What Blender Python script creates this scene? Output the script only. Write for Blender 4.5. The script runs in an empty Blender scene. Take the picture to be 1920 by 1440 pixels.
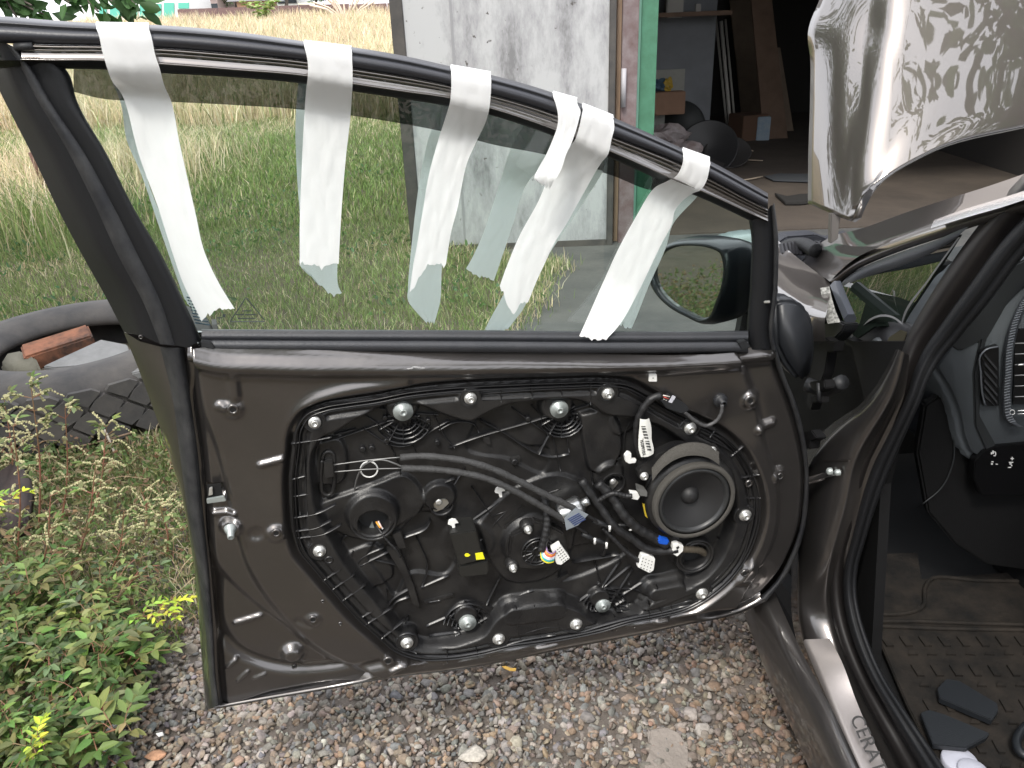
import bpy, bmesh, math, random
import numpy as np
from mathutils import Vector, Matrix
random.seed(7); rng=np.random.default_rng(7)
scene=bpy.context.scene
COL=scene.collection
# ------------------------------------------------------------------ camera
W,H=1920.,1440.
f=1500.; CZ=1.42
_n=np.array([125.,3205.])
ROLL=math.atan2(_n[0],_n[1]); PITCH=math.atan(f/np.linalg.norm(_n))
cp,sp=math.cos(PITCH),math.sin(PITCH); cr_,sr_=math.cos(ROLL),math.sin(ROLL)
Fw=np.array([0,cp,-sp]); Up0=np.array([0,sp,cp]); R0=np.array([1.,0,0])
Rv=R0*cr_-Up0*sr_; Uv=R0*sr_+Up0*cr_
CAMP=np.array([0,0,CZ])
cd=bpy.data.cameras.new('camera'); cam=bpy.data.objects.new('camera',cd); COL.objects.link(cam)
cd.sensor_width=36; cd.lens=36*f/W; cd.clip_start=.02; cd.clip_end=600
m=Matrix(((Rv[0],Uv[0],-Fw[0],0),(Rv[1],Uv[1],-Fw[1],0),(Rv[2],Uv[2],-Fw[2],CZ),(0,0,0,1)))
cam.matrix_world=m; scene.camera=cam
# ------------------------------------------------------------------ light
SUN_EL,SUN_AZ=54.,203.      # azimuth clockwise from +Y
SKY_STRENGTH=.13
w=bpy.data.worlds.new('World'); scene.world=w; w.use_nodes=True
nt=w.node_tree; nt.nodes.clear()
out=nt.nodes.new('ShaderNodeOutputWorld'); bg=nt.nodes.new('ShaderNodeBackground'); bg.inputs['Strength'].default_value=SKY_STRENGTH
sky=nt.nodes.new('ShaderNodeTexSky'); sky.sky_type='NISHITA'; sky.sun_disc=False
sky.sun_elevation=math.radians(SUN_EL); sky.sun_rotation=math.radians(SUN_AZ)
sky.air_density=1.2; sky.dust_density=5; sky.ozone_density=1
# thin overcast: pale cloud veil mixed over the sky, a little uneven
tc=nt.nodes.new('ShaderNodeTexCoord'); no=nt.nodes.new('ShaderNodeTexNoise'); no.inputs['Scale'].default_value=2.2; no.inputs['Detail'].default_value=5
mr=nt.nodes.new('ShaderNodeMapRange'); mr.inputs[1].default_value=.3; mr.inputs[2].default_value=.7; mr.inputs[3].default_value=.62; mr.inputs[4].default_value=.95
mx=nt.nodes.new('ShaderNodeMixRGB'); mx.inputs[2].default_value=(14.,14.1,14.8,1)
nt.links.new(tc.outputs['Generated'],no.inputs['Vector']); nt.links.new(no.outputs['Fac'],mr.inputs[0]); nt.links.new(mr.outputs[0],mx.inputs[0])
nt.links.new(sky.outputs[0],mx.inputs[1]); nt.links.new(mx.outputs[0],bg.inputs['Color']); nt.links.new(bg.outputs[0],out.inputs[0])
sd=bpy.data.lights.new('sun','SUN'); sd.energy=2.0; sd.angle=math.radians(12); sd.color=(1,.96,.88)
so=bpy.data.objects.new('sun',sd); COL.objects.link(so)
_e,_a=math.radians(SUN_EL),math.radians(SUN_AZ)
sdir=Vector((math.sin(_a)*math.cos(_e),math.cos(_a)*math.cos(_e),math.sin(_e)))
so.rotation_euler=sdir.to_track_quat('Z','Y').to_euler(); so.location=(0,-4,9)
scene.view_settings.view_transform='Standard'; scene.view_settings.look='None'; scene.view_settings.exposure=0.68; scene.view_settings.gamma=1
scene.view_settings.use_curve_mapping=False
# ------------------------------------------------------------------ projections of measured points onto real planes
def ray(x,y): return Fw+Rv*((x-960)/f)-Uv*((y-720)/f)
def onplane(x,y,p0,nn):
    d=ray(x,y); p0=np.asarray(p0,float); nn=np.asarray(nn,float)
    return CAMP+d*(np.dot(p0-CAMP,nn)/np.dot(d,nn))
def G(x,y,z=0.): return onplane(x,y,(0,0,z),(0,0,1))
DA=np.array([-0.56305,1.04363,.32]); DB=np.array([.27185,1.20418,.32])
DU=(DB-DA)/np.linalg.norm(DB-DA); DN=np.array([DU[1],-DU[0],0.])   # along the door, and out of its inner face
DZ=np.array([0,0,1.])
def D(x,y,wv=0.): return onplane(x,y,DA+DN*wv,DN)
def UVc(x,y,wv=0.):
    p=D(x,y,wv)-DA; return np.array([p@DU,p[2]])
def UVl(pts,wv=0.): return np.array([UVc(x,y,wv) for x,y in pts])
def fromuv(u,v,wv): return DA+DU*u+DZ*v+DN*wv
CA=math.radians(94); CF=np.array([math.cos(CA),math.sin(CA),0]); CL=np.array([CF[1],-CF[0],0]); CO=np.array([.55,1.2,0])
def S(x,y,s): return onplane(x,y,CO+CL*s,CL)        # plane along the car's side, s metres inboard
def T(x,y,d): return onplane(x,y,CO+CF*d,CF)        # plane across the car, d metres ahead
def car(s,d,z): return CO+CL*s+CF*d+DZ*z
def Y(x,y,yy): return onplane(x,y,(0,yy,0),(0,1,0))
# ------------------------------------------------------------------ materials
MATS={}
def mat(name,base,rough=.5,metal=0,coat=0,coatr=.05,spec=.5,bump=0,bscale=200,vary=0,vscale=8,vcol=None,emit=None,attr=None,alpha=None,trans=0,detail=4,stretch=None,bdist=.002):
    if name in MATS: return MATS[name]
    M=bpy.data.materials.new(name); M.use_nodes=True; MATS[name]=M
    n=M.node_tree; b=n.nodes['Principled BSDF']; L=n.links
    b.inputs['Base Color'].default_value=(*base,1); b.inputs['Roughness'].default_value=rough; b.inputs['Metallic'].default_value=metal
    b.inputs['Coat Weight'].default_value=coat; b.inputs['Coat Roughness'].default_value=coatr; b.inputs['Specular IOR Level'].default_value=spec
    tcn=n.nodes.new('ShaderNodeTexCoord'); vec=tcn.outputs['Object']
    if stretch:
        mp=n.nodes.new('ShaderNodeMapping'); mp.inputs['Scale'].default_value=stretch; L.new(vec,mp.inputs[0]); vec=mp.outputs[0]
    colsrc=None
    if attr:
        a=n.nodes.new('ShaderNodeAttribute'); a.attribute_name=attr; colsrc=a.outputs['Color']
    if vary:
        t=n.nodes.new('ShaderNodeTexNoise'); t.inputs['Scale'].default_value=vscale; t.inputs['Detail'].default_value=detail; t.inputs['Roughness'].default_value=.65
        L.new(vec,t.inputs['Vector'])
        r=n.nodes.new('ShaderNodeMapRange'); r.inputs[1].default_value=.35; r.inputs[2].default_value=.68; r.inputs[4].default_value=vary; L.new(t.outputs['Fac'],r.inputs[0])
        mixn=n.nodes.new('ShaderNodeMixRGB'); L.new(r.outputs[0],mixn.inputs[0])
        if colsrc: L.new(colsrc,mixn.inputs[1])
        else: mixn.inputs[1].default_value=(*base,1)
        mixn.inputs[2].default_value=(*(vcol or tuple(c*.5 for c in base)),1)
        colsrc=mixn.outputs[0]
    if colsrc: L.new(colsrc,b.inputs['Base Color'])
    if bump:
        t2=n.nodes.new('ShaderNodeTexNoise'); t2.inputs['Scale'].default_value=bscale; t2.inputs['Detail'].default_value=4; L.new(vec,t2.inputs['Vector'])
        bn=n.nodes.new('ShaderNodeBump'); bn.inputs['Strength'].default_value=bump; bn.inputs['Distance'].default_value=bdist
        L.new(t2.outputs['Fac'],bn.inputs['Height']); L.new(bn.outputs[0],b.inputs['Normal'])
    if trans: b.inputs['Transmission Weight'].default_value=trans
    return M
def leafmat(name,attr='Col',tr=.35):
    M=bpy.data.materials.new(name); M.use_nodes=True; n=M.node_tree; n.nodes.clear(); L=n.links
    o=n.nodes.new('ShaderNodeOutputMaterial'); a=n.nodes.new('ShaderNodeAttribute'); a.attribute_name=attr
    d=n.nodes.new('ShaderNodeBsdfPrincipled'); d.inputs['Roughness'].default_value=.55; d.inputs['Specular IOR Level'].default_value=.35
    t=n.nodes.new('ShaderNodeBsdfTranslucent'); m_=n.nodes.new('ShaderNodeMixShader'); m_.inputs[0].default_value=tr
    L.new(a.outputs['Color'],d.inputs['Base Color']); L.new(a.outputs['Color'],t.inputs['Color'])
    L.new(d.outputs[0],m_.inputs[1]); L.new(t.outputs[0],m_.inputs[2]); L.new(m_.outputs[0],o.inputs[0]); return M
def panemat(name,tint,ior=1.5,rough=0.0,refl=1.0):
    M=bpy.data.materials.new(name); M.use_nodes=True; n=M.node_tree; n.nodes.clear(); L=n.links
    o=n.nodes.new('ShaderNodeOutputMaterial'); t=n.nodes.new('ShaderNodeBsdfTransparent'); t.inputs['Color'].default_value=(*tint,1)
    g=n.nodes.new('ShaderNodeBsdfGlossy'); g.inputs['Roughness'].default_value=rough; g.inputs['Color'].default_value=(refl,refl,refl,1)
    fr=n.nodes.new('ShaderNodeFresnel'); fr.inputs['IOR'].default_value=ior; m_=n.nodes.new('ShaderNodeMixShader')
    L.new(fr.outputs[0],m_.inputs[0]); L.new(t.outputs[0],m_.inputs[1]); L.new(g.outputs[0],m_.inputs[2]); L.new(m_.outputs[0],o.inputs[0]); return M
def paintmat(name,base,dirt=.25,flake=1):
    M=bpy.data.materials.new(name); M.use_nodes=True; MATS[name]=M; n=M.node_tree; b=n.nodes['Principled BSDF']; L=n.links
    b.inputs['Coat IOR'].default_value=1.65; b.inputs['Metallic'].default_value=.8; b.inputs['Roughness'].default_value=.36; b.inputs['Coat Weight'].default_value=.9; b.inputs['Coat Roughness'].default_value=.06
    tcn=n.nodes.new('ShaderNodeTexCoord')
    big=n.nodes.new('ShaderNodeTexNoise'); big.inputs['Scale'].default_value=9; big.inputs['Detail'].default_value=7; big.inputs['Roughness'].default_value=.7
    sm=n.nodes.new('ShaderNodeTexNoise'); sm.inputs['Scale'].default_value=420; sm.inputs['Detail'].default_value=2
    L.new(tcn.outputs['Object'],big.inputs['Vector']); L.new(tcn.outputs['Object'],sm.inputs['Vector'])
    r=n.nodes.new('ShaderNodeMapRange'); r.inputs[1].default_value=.48; r.inputs[2].default_value=.75; r.inputs[4].default_value=dirt; L.new(big.outputs['Fac'],r.inputs[0])
    r2=n.nodes.new('ShaderNodeMapRange'); r2.inputs[1].default_value=.66; r2.inputs[2].default_value=.74; r2.inputs[4].default_value=.5; L.new(sm.outputs['Fac'],r2.inputs[0])
    ad=n.nodes.new('ShaderNodeMath'); ad.operation='ADD'; ad.use_clamp=True; L.new(r.outputs[0],ad.inputs[0]); 
    mu=n.nodes.new('ShaderNodeMath'); mu.operation='MULTIPLY'; L.new(r2.outputs[0],mu.inputs[0]); L.new(r.outputs[0],mu.inputs[1]); L.new(mu.outputs[0],ad.inputs[1])
    mixn=n.nodes.new('ShaderNodeMixRGB'); mixn.inputs[1].default_value=(*base,1); mixn.inputs[2].default_value=(.15,.14,.128,1); L.new(ad.outputs[0],mixn.inputs[0]); L.new(mixn.outputs[0],b.inputs['Base Color'])
    r3=n.nodes.new('ShaderNodeMapRange'); r3.inputs[1].default_value=.4; r3.inputs[2].default_value=.75; r3.inputs[3].default_value=.05; r3.inputs[4].default_value=.16; L.new(big.outputs['Fac'],r3.inputs[0]); L.new(r3.outputs[0],b.inputs['Coat Roughness'])
    return M
PAINT=paintmat('bronze_brown_paint',(.083,.077,.075),dirt=.25)
PAINTD=PAINT
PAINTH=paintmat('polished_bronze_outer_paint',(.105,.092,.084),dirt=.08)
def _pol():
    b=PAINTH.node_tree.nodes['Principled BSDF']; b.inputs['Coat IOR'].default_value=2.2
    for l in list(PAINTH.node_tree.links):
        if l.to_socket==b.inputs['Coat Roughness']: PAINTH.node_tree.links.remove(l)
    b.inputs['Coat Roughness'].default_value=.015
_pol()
SATIN=mat('satin_black_coating',(.008,.0085,.010),.48,spec=.32,bump=.15,bscale=500)
RUB=mat('black_rubber',(.009,.010,.013),.5,spec=.45,bump=.25,bscale=350,vary=.6,vcol=(.05,.05,.05),vscale=25)
PLA=mat('black_moulded_plastic',(.0075,.0075,.0085),.36,spec=.42,bump=.25,bscale=420,vary=.8,vcol=(.030,.029,.028),vscale=14,detail=8)
PLR=mat('black_rib_plastic',(.012,.012,.013),.3,bump=.1,bscale=400)
PLM=mat('matt_black_plastic',(.013,.014,.016),.55,bump=.3,bscale=600)
DASH=mat('blue_grey_dash_plastic',(.068,.077,.087),.6,bump=.5,bscale=700)
ZINC=mat('zinc_plated_steel',(.62,.62,.60),.32,.7,bump=.2,bscale=300,vary=.5,vcol=(.35,.35,.34),vscale=60)
ZINCD=mat('dull_zinc_steel',(.36,.39,.38),.42,.45,vary=.5,vcol=(.22,.25,.25),vscale=40)
ALU=mat('cast_aluminium',(.55,.56,.56),.35,1,bump=.3,bscale=150)
FOAM=mat('grey_foam_gasket',(.062,.058,.051),.95,bump=.8,bscale=500,vary=.6,vcol=(.06,.056,.05),vscale=30)
CONE=mat('speaker_cone_paper',(.013,.013,.014),.55)
SURR=mat('speaker_rubber_surround',(.024,.025,.026),.38)
CABLE=mat('foam_cable_sleeve',(.045,.045,.046),.7,bump=.8,bscale=260,vary=.6,vcol=(.03,.03,.03),vscale=40)
WIRE=mat('black_tape_wrapped_wire',(.013,.013,.014),.5,bump=.6,bscale=150)
WHITEP=mat('white_nylon',(.75,.75,.73),.5)
VOID=mat('hole_shade_black',(.002,.002,.002),.9)  # near-black discs and plates stand in for the dark inside holes
LABEL=mat('white_label_paper',(.78,.78,.74),.6,vary=.4,vcol=(.55,.55,.52),vscale=30)
INK=mat('black_ink',(.03,.03,.03),.6)
def M1(name,c,r=.5,**k): return mat(name,c,r,**k)
# ------------------------------------------------------------------ mesh helpers
def tag(o,label=None,cat=None,group=None,kind=None):
    if label: o['label']=label
    if cat: o['category']=cat
    if group: o['group']=group
    if kind: o['kind']=kind
    return o
def link(name,me,material=None,parent=None,smooth=False):
    o=bpy.data.objects.new(name,me); COL.objects.link(o)
    if material is not None:
        for mm in (material if isinstance(material,(list,tuple)) else [material]): me.materials.append(mm)
    if parent is not None: o.parent=parent
    if smooth: me.polygons.foreach_set('use_smooth',[True]*len(me.polygons))
    return o
def empty(name,loc=(0,0,0)):
    o=bpy.data.objects.new(name,None); COL.objects.link(o); o.location=loc; o.empty_display_size=.1
    bpy.context.view_layer.update()
    return o
def mesh(name,V,Fc,material=None,parent=None,smooth=False,col=None,matidx=None):
    V=np.asarray(V,dtype=np.float64); me=bpy.data.meshes.new(name)
    if parent is not None and any(abs(c)>0 for c in parent_off(parent)): V=V-np.array(parent_off(parent))
    Fc=np.asarray(Fc); 
    me.vertices.add(len(V)); me.vertices.foreach_set('co',V.astype(np.float32).ravel())
    k=Fc.shape[1]; me.loops.add(Fc.size); me.loops.foreach_set('vertex_index',Fc.astype(np.int32).ravel())
    me.polygons.add(len(Fc)); me.polygons.foreach_set('loop_start',np.arange(0,Fc.size,k,dtype=np.int32)); me.polygons.foreach_set('loop_total',np.full(len(Fc),k,dtype=np.int32))
    if matidx is not None: me.polygons.foreach_set('material_index',np.asarray(matidx,dtype=np.int32))
    me.update(calc_edges=True)
    if col is not None:
        ca=me.color_attributes.new('Col','FLOAT_COLOR','POINT'); c=np.ones((len(V),4),dtype=np.float32); c[:,:3]=col; ca.data.foreach_set('color',c.ravel())
    return link(name,me,material,parent,smooth)
def parent_off(p):
    o=np.zeros(3)
    while p is not None: o+=np.array(p.location); p=p.parent
    return o
def bmobj(name,bm,material=None,parent=None,smooth=False):
    bmesh.ops.recalc_face_normals(bm,faces=bm.faces)
    if parent is not None: bmesh.ops.translate(bm,verts=bm.verts,vec=Vector([-c for c in parent_off(parent)]))
    me=bpy.data.meshes.new(name); bm.to_mesh(me); bm.free(); return link(name,me,material,parent,smooth)
def crv(P,n):
    """smooth resample of a polyline (any dimension) to n points"""
    P=np.asarray(P,float)
    if len(P)==2:
        t=np.linspace(0,1,n)[:,None]; return P[0]*(1-t)+P[1]*t
    seg=np.linalg.norm(np.diff(P,axis=0),axis=1); s=np.concatenate([[0],np.cumsum(seg)]); m_=np.zeros_like(P)
    d=np.diff(P,axis=0)/np.maximum(seg,1e-9)[:,None]
    m_[0]=d[0]; m_[-1]=d[-1]
    w1=seg[1:,None]; w0=seg[:-1,None]; m_[1:-1]=(d[:-1]*w1+d[1:]*w0)/(w0+w1)
    tt=np.linspace(0,s[-1],n); i=np.clip(np.searchsorted(s,tt,side='right')-1,0,len(seg)-1)
    h=seg[i]; t=((tt-s[i])/np.maximum(h,1e-9))[:,None]; h=h[:,None]
    return (2*t**3-3*t**2+1)*P[i]+(t**3-2*t**2+t)*h*m_[i]+(-2*t**3+3*t**2)*P[i+1]+(t**3-t**2)*h*m_[i+1]
def loft(name,lanes,material,parent=None,smooth=True,closed=False,flip=False):
    """lanes: list of (n,3) arrays joined by quads"""
    n=len(lanes[0]); V=np.concatenate(lanes); Fc=[]
    for a in range(len(lanes)-1+(1 if closed else 0)):
        b=(a+1)%len(lanes)
        i=np.arange(n-1); q=np.stack([a*n+i,b*n+i,b*n+i+1,a*n+i+1],1)
        Fc.append(q[:,::-1] if flip else q)
    return mesh(name,V,np.concatenate(Fc),material,parent,smooth)
def lane(px,wv,n=80,fn=None):
    px=crv(px,n); fn=fn or D
    ws=np.full(n,wv) if np.isscalar(wv) else crv(np.stack([np.arange(len(wv)),wv],1),n)[:,1]
    return np.array([fn(x,y,k) for (x,y),k in zip(px,ws)])
def sweep_bm(bm,P,r,seg=8,cap=True,flat=None):
    P=np.asarray(P,float); n=len(P); rs=np.full(n,r) if np.isscalar(r) else np.asarray(r)
    rings=[]; t=np.gradient(P,axis=0); t/=np.maximum(np.linalg.norm(t,axis=1),1e-9)[:,None]
    ref=np.array([0,0,1.]) if abs(t[0][2])<.9 else np.array([1.,0,0])
    a=np.cross(t[0],ref); a/=np.linalg.norm(a)
    for i in range(n):
        a=a-t[i]*(a@t[i]); a/=max(np.linalg.norm(a),1e-9); b=np.cross(t[i],a)
        rings.append([bm.verts.new(P[i]+(a*math.cos(2*math.pi*k/seg)+b*math.sin(2*math.pi*k/seg))*rs[i]) for k in range(seg)])
    for i in range(n-1):
        for k in range(seg): bm.faces.new((rings[i][k],rings[i][(k+1)%seg],rings[i+1][(k+1)%seg],rings[i+1][k]))
    if cap:
        bm.faces.new(rings[0][::-1]); bm.faces.new(rings[-1])
def tube(name,P,r,material,parent=None,seg=8,n=None,smooth=True):
    bm=bmesh.new(); P=np.asarray(P,float)
    if n: P=crv(P,n)
    sweep_bm(bm,P,r,seg); return bmobj(name,bm,material,parent,smooth)
def prism_bm(bm,top,vec):
    """closed solid from polygon 'top' (list of 3D) pushed by vec"""
    vec=np.asarray(vec,float)
    a=[bm.verts.new(p) for p in top]; b=[bm.verts.new(np.asarray(p)+vec) for p in top]; n=len(a)
    bm.faces.new(a); bm.faces.new(b[::-1])
    for i in range(n): bm.faces.new((a[i],b[i],b[(i+1)%n],a[(i+1)%n]))
def prism(name,top,vec,material,parent=None,bev=0,smooth=False,seg=2):
    bm=bmesh.new(); prism_bm(bm,top,vec)
    bmesh.ops.recalc_face_normals(bm,faces=bm.faces)
    if bev: bmesh.ops.bevel(bm,geom=bm.edges[:],offset=bev,segments=seg,affect='EDGES',clamp_overlap=True)
    return bmobj(name,bm,material,parent,smooth)
def boxm(name,c,size,material,parent=None,bev=0,rot=None,seg=2):
    bm=bmesh.new(); bmesh.ops.create_cube(bm,size=1); bmesh.ops.scale(bm,vec=size,verts=bm.verts)
    if bev: bmesh.ops.bevel(bm,geom=bm.edges[:],offset=bev,segments=seg,affect='EDGES')
    if rot is not None: bmesh.ops.transform(bm,matrix=rot,verts=bm.verts)
    bmesh.ops.translate(bm,vec=Vector(c),verts=bm.verts); return bmobj(name,bm,material,parent)
def basis(nrm):
    nrm=np.asarray(nrm,float); nrm=nrm/np.linalg.norm(nrm); ref=np.array([0,0,1.]) if abs(nrm[2])<.9 else np.array([0,1.,0])
    a=np.cross(ref,nrm); a/=np.linalg.norm(a); b=np.cross(nrm,a); return a,b,nrm
def lathe(name,c,nrm,prof,material,parent=None,seg=24,smooth=True,tilt=None,matidx=None):
    """prof: list of (radius, height along nrm)"""
    a,b,nn=basis(nrm); c=np.asarray(c,float); V=[];Fc=[]
    for r,h in prof:
        for k in range(seg):
            t=2*math.pi*k/seg; V.append(c+(a*math.cos(t)+b*math.sin(t))*max(r,1e-5)+nn*h)
    for i in range(len(prof)-1):
        for k in range(seg): Fc.append((i*seg+k,i*seg+(k+1)%seg,(i+1)*seg+(k+1)%seg,(i+1)*seg+k))
    mi=None
    if matidx: mi=[matidx[i] for i in range(len(prof)-1) for k in range(seg)]
    return mesh(name,V,Fc,material,parent,smooth,matidx=mi)
# distance fields in the door plane
def dpoly(P,poly,closed=False):
    poly=np.asarray(poly,float); A=poly if closed else poly[:-1]; B=np.roll(poly,-1,0) if closed else poly[1:]
    best=np.full(len(P),1e9); near=np.zeros_like(P)
    for a,b in zip(A,B):
        ab=b-a; t=np.clip(((P-a)@ab)/max(ab@ab,1e-12),0,1); q=a+t[:,None]*ab; dd=np.linalg.norm(P-q,axis=1)
        k=dd<best; best[k]=dd[k]; near[k]=q[k]
    return best,near
def inside(P,poly):
    poly=np.asarray(poly); x,y=P[:,0],P[:,1]; r=np.zeros(len(P),bool); j=len(poly)-1
    for i in range(len(poly)):
        xi,yi=poly[i]; xj,yj=poly[j]
        c=((yi>y)!=(yj>y))&(x<(xj-xi)*(y-yi)/((yj-yi) if abs(yj-yi)>1e-12 else 1e-12)+xi); r^=c; j=i
    return r
def ss(x,a,b):
    t=np.clip((x-a)/(b-a),0,1); return t*t*(3-2*t)
def hfield(name,poly,wfun,step,material,parent):
    poly=np.asarray(poly); lo=poly.min(0)-step*2; hi=poly.max(0)+step*2
    nu=int((hi[0]-lo[0])/step)+1; nv=int((hi[1]-lo[1])/step)+1
    U,Vv=np.meshgrid(lo[0]+np.arange(nu)*step,lo[1]+np.arange(nv)*step); P=np.stack([U.ravel(),Vv.ravel()],1)
    ins=inside(P,poly); i=np.arange(nu-1); j=np.arange(nv-1); I,J=np.meshgrid(i,j); k=(J*nu+I).ravel()
    q=np.stack([k,k+1,k+1+nu,k+nu],1); cnt=ins[q].sum(1); q=q[cnt>=2]
    used=np.unique(q); out_=used[~ins[used]]
    _,near=dpoly(P[out_],poly,True); P[out_]=near
    inb=used[ins[used]]
    mp=np.full(len(P),-1); mp[used]=np.arange(len(used)); q=mp[q]; P=P[used]; wv=wfun(P)
    V=DA+P[:,:1]*DU+P[:,1:]*DZ+DN*wv[:,None]
    return mesh(name,V,q,material,parent,True)
# ================================================================== THE CAR
CAR=empty('car',(1.2,1.4,0)); tag(CAR,'bronze brown car with its bonnet raised and its stripped driver door wide open','car')
# ---- inner door panel (pressed steel) as relief
W0=0.0
pan_px=[(352,652),(378,652),(900,656),(1405,652),(1432,648),(1446,655),(1460,702),(1480,755),(1498,820),(1507,880),(1506,935),(1499,990),(1482,1040),(1458,1085),(1425,1120),(1385,1140),(1345,1152),(1290,1163),(1240,1175),(1150,1192),(1060,1208),(960,1230),(860,1249),(760,1262),(700,1270),(620,1284),(520,1301),(418,1319),(412,1280),(407,1180),(397,1060),(388,960),(378,850),(364,745)]
pan_uv=crv(np.vstack([UVl(pan_px),UVl(pan_px[:1])]),420)[:-1]
mod_px=[(548,840),(553,800),(572,772),(605,758),(650,750),(700,743),(760,731),(840,722),(950,716),(1060,712),(1140,711),(1180,717),(1215,735),(1260,762),(1310,788),(1350,808),(1385,838),(1410,880),(1425,930),(1425,975),(1408,1030),(1380,1075),(1340,1113),(1290,1143),(1235,1158),(1180,1169),(1130,1184),(1060,1199),(1005,1208),(960,1214),(900,1228),(840,1237),(780,1236),(740,1222),(705,1193),(670,1162),(640,1130),(610,1095),(580,1060),(560,1035),(548,1000),(543,950),(542,890)]
mod_uv=crv(np.vstack([UVl(mod_px,-.008),UVl(mod_px[:1],-.008)]),420)[:-1]
def L2(pts): return crv(UVl(pts),60)
ridge_top=L2([(330,660),(390,678),(500,685),(700,687),(1000,684),(1250,678),(1400,668),(1500,660)])
cres_TL=L2([(552,812),(562,780),(590,752),(625,739),(665,730),(705,724),(760,716)])
lfold=L2([(372,700),(388,770),(412,840),(430,910),(446,980),(470,1060),(520,1140),(600,1215),(690,1262)])
arcA=L2([(372,1000),(417,1077),(467,1127),(533,1177),(633,1250),(720,1275)])
arcB=L2([(398,1100),(404,1193),(433,1232),(483,1258),(540,1270),(600,1268),(660,1258),(715,1246)])
rfold=L2([(1393,702),(1412,760),(1430,840),(1450,900),(1455,960),(1445,1020),(1425,1060)])
botR=L2([(790,1252),(880,1238),(1000,1215),(1100,1192),(1190,1172),(1280,1150),(1350,1115),(1400,1065)])
rcres=L2([(1290,752),(1315,760),(1325,790),(1330,800)])
def bump(P,px,r,h,ex=1.):
    c=UVc(*px); d=np.linalg.norm((P-c)*[1,ex],axis=1); return h*np.exp(-(d/r)**2)
def cone(P,px,r0,r1,h):
    c=UVc(*px); d=np.linalg.norm(P-c,axis=1); return h*(1-ss(d,r0,r1))
def bar(P,a,b,r,h):
    d,_=dpoly(P,UVl([a,b])); return h*(1-ss(d,r*.25,r*1.25))
def side(P,line):
    """signed distance to a polyline drawn downwards: >0 on its left in the photograph"""
    d,near=dpoly(P,line); 
    A=line[:-1]; B=line[1:]; s=np.zeros(len(P)); best=np.full(len(P),1e9)
    for a,b in zip(A,B):
        ab=b-a; t=np.clip(((P-a)@ab)/max(ab@ab,1e-12),0,1); q=a+t[:,None]*ab; dd=np.linalg.norm(P-q,axis=1)
        k=dd<best-1e-12; best[k]=dd[k]; s[k]=np.sign(ab[0]*(P[k,1]-a[1])-ab[1]*(P[k,0]-a[0]))
    return -s*best
def wpanel(P):
    wv=np.zeros(len(P))
    # belt roll
    vr=np.interp(P[:,0],ridge_top[:,0],ridge_top[:,1]); t=P[:,1]-vr
    wv+=np.interp(t,[-.040,-.026,-.018,-.008,0,.008,.018,.03],[0,0,.003,.016,.020,.017,.008,.004])
    # module seat
    d,_=dpoly(P,mod_uv,True); ins=inside(P,mod_uv); sd_=np.where(ins,-d,d)
    wv+=-.016*(1-ss(sd_,.001,.013)); HOLE=ss(-sd_,.006,.010)
    # raised lip round the top left of the seat, fading along its length
    d,_=dpoly(P,cres_TL); wv+=.007*np.exp(-(d/.010)**2)
    # left fold and lower steps
    s=side(P,lfold); vv=P[:,1]
    wv+=-.012*ss(s,-.004,.016)
    s=side(P,arcA); wv+=-.012*ss(s,-.003,.014)
    d,_=dpoly(P,arcB); wv+=-.010*np.exp(-(d/.011)**2)
    # right fold
    s=side(P,rfold); wv+=-.012*ss(-s,0,.016)
    # lower lip of seat catches the sky
    d,_=dpoly(P,botR); wv+=.004*np.exp(-(d/.009)**2)
    # bosses, dimples, stamped bars
    for c,r0,r1,h in [((437,768),.008,.020,.006),((414,762),.003,.012,.006),((1408,750),.011,.020,.009),((1463,893),.008,.018,.007),((518,1000),.009,.020,.007),((587,1162),.008,.018,.005),((728,1240),.008,.016,.004),((548,1240),.008,.026,.015),((432,992),.010,.022,.012),((1397,1075),.014,.034,.006),((480,1002),.006,.016,-.004),((1420,1090),.01,.03,.003)]:
        wv+=cone(P,c,r0,r1,h)
    for a,b,r,h in [((440,1184),(486,1170),.006,.006),((424,1268),(440,1254),.004,.005),((444,1294),(462,1276),.004,.005),((475,1289),(494,1282),.004,.004),((488,873),(530,861),.006,.006),((436,706),(440,742),.010,.006),((1424,806),(1452,796),.009,.008),((1010,1224),(1046,1213),.007,.006),((735,1257),(762,1246),.007,.007),((1236,1168),(1250,1166),.009,.006),((572,1266),(660,1258),.006,.006),((560,1165),(580,1172),.008,-.003),((397,968),(437,965),.006,.008)]:
        wv+=bar(P,a,b,r,h)
    # big soft pressing in the upper right and a broad dip left of the module
    wv+=bump(P,(1345,800),.05,-.005); wv+=bump(P,(470,860),.06,-.004,.6); wv+=bump(P,(1395,930),.06,.003,.5)
    # latch aperture
    dd=np.abs(P-UVc(404,930)); wv+=-.03*((dd[:,0]<.012)&(dd[:,1]<.014))
    # rounded shoulder towards the edge
    d,_=dpoly(P,pan_uv,True); e=1-ss(d,0,.014); top=ss(P[:,1],UVc(400,690)[1],UVc(400,665)[1])
    wv+=-.012*e*(1-top)
    wv=wv*(1-HOLE)-.085*HOLE
    wv+=.00035*np.sin(P[:,0]*23+1.3)*np.sin(P[:,1]*19)+.0003*np.sin(P[:,0]*61+P[:,1]*47)
    return wv
def uvfix(px):
    q=UVl(px)
    for _ in range(3):
        w_=wpanel(q); q=np.array([UVc(x,y,k) for (x,y),k in zip(px,w_)])
    return q,wpanel(q)
for _ in range(2):
    q_,_w=uvfix(pan_px); pan_uv=crv(np.vstack([q_,q_[:1]]),420)[:-1]
def wl(px): return list(np.minimum(uvfix(px)[1],-.002))
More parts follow.
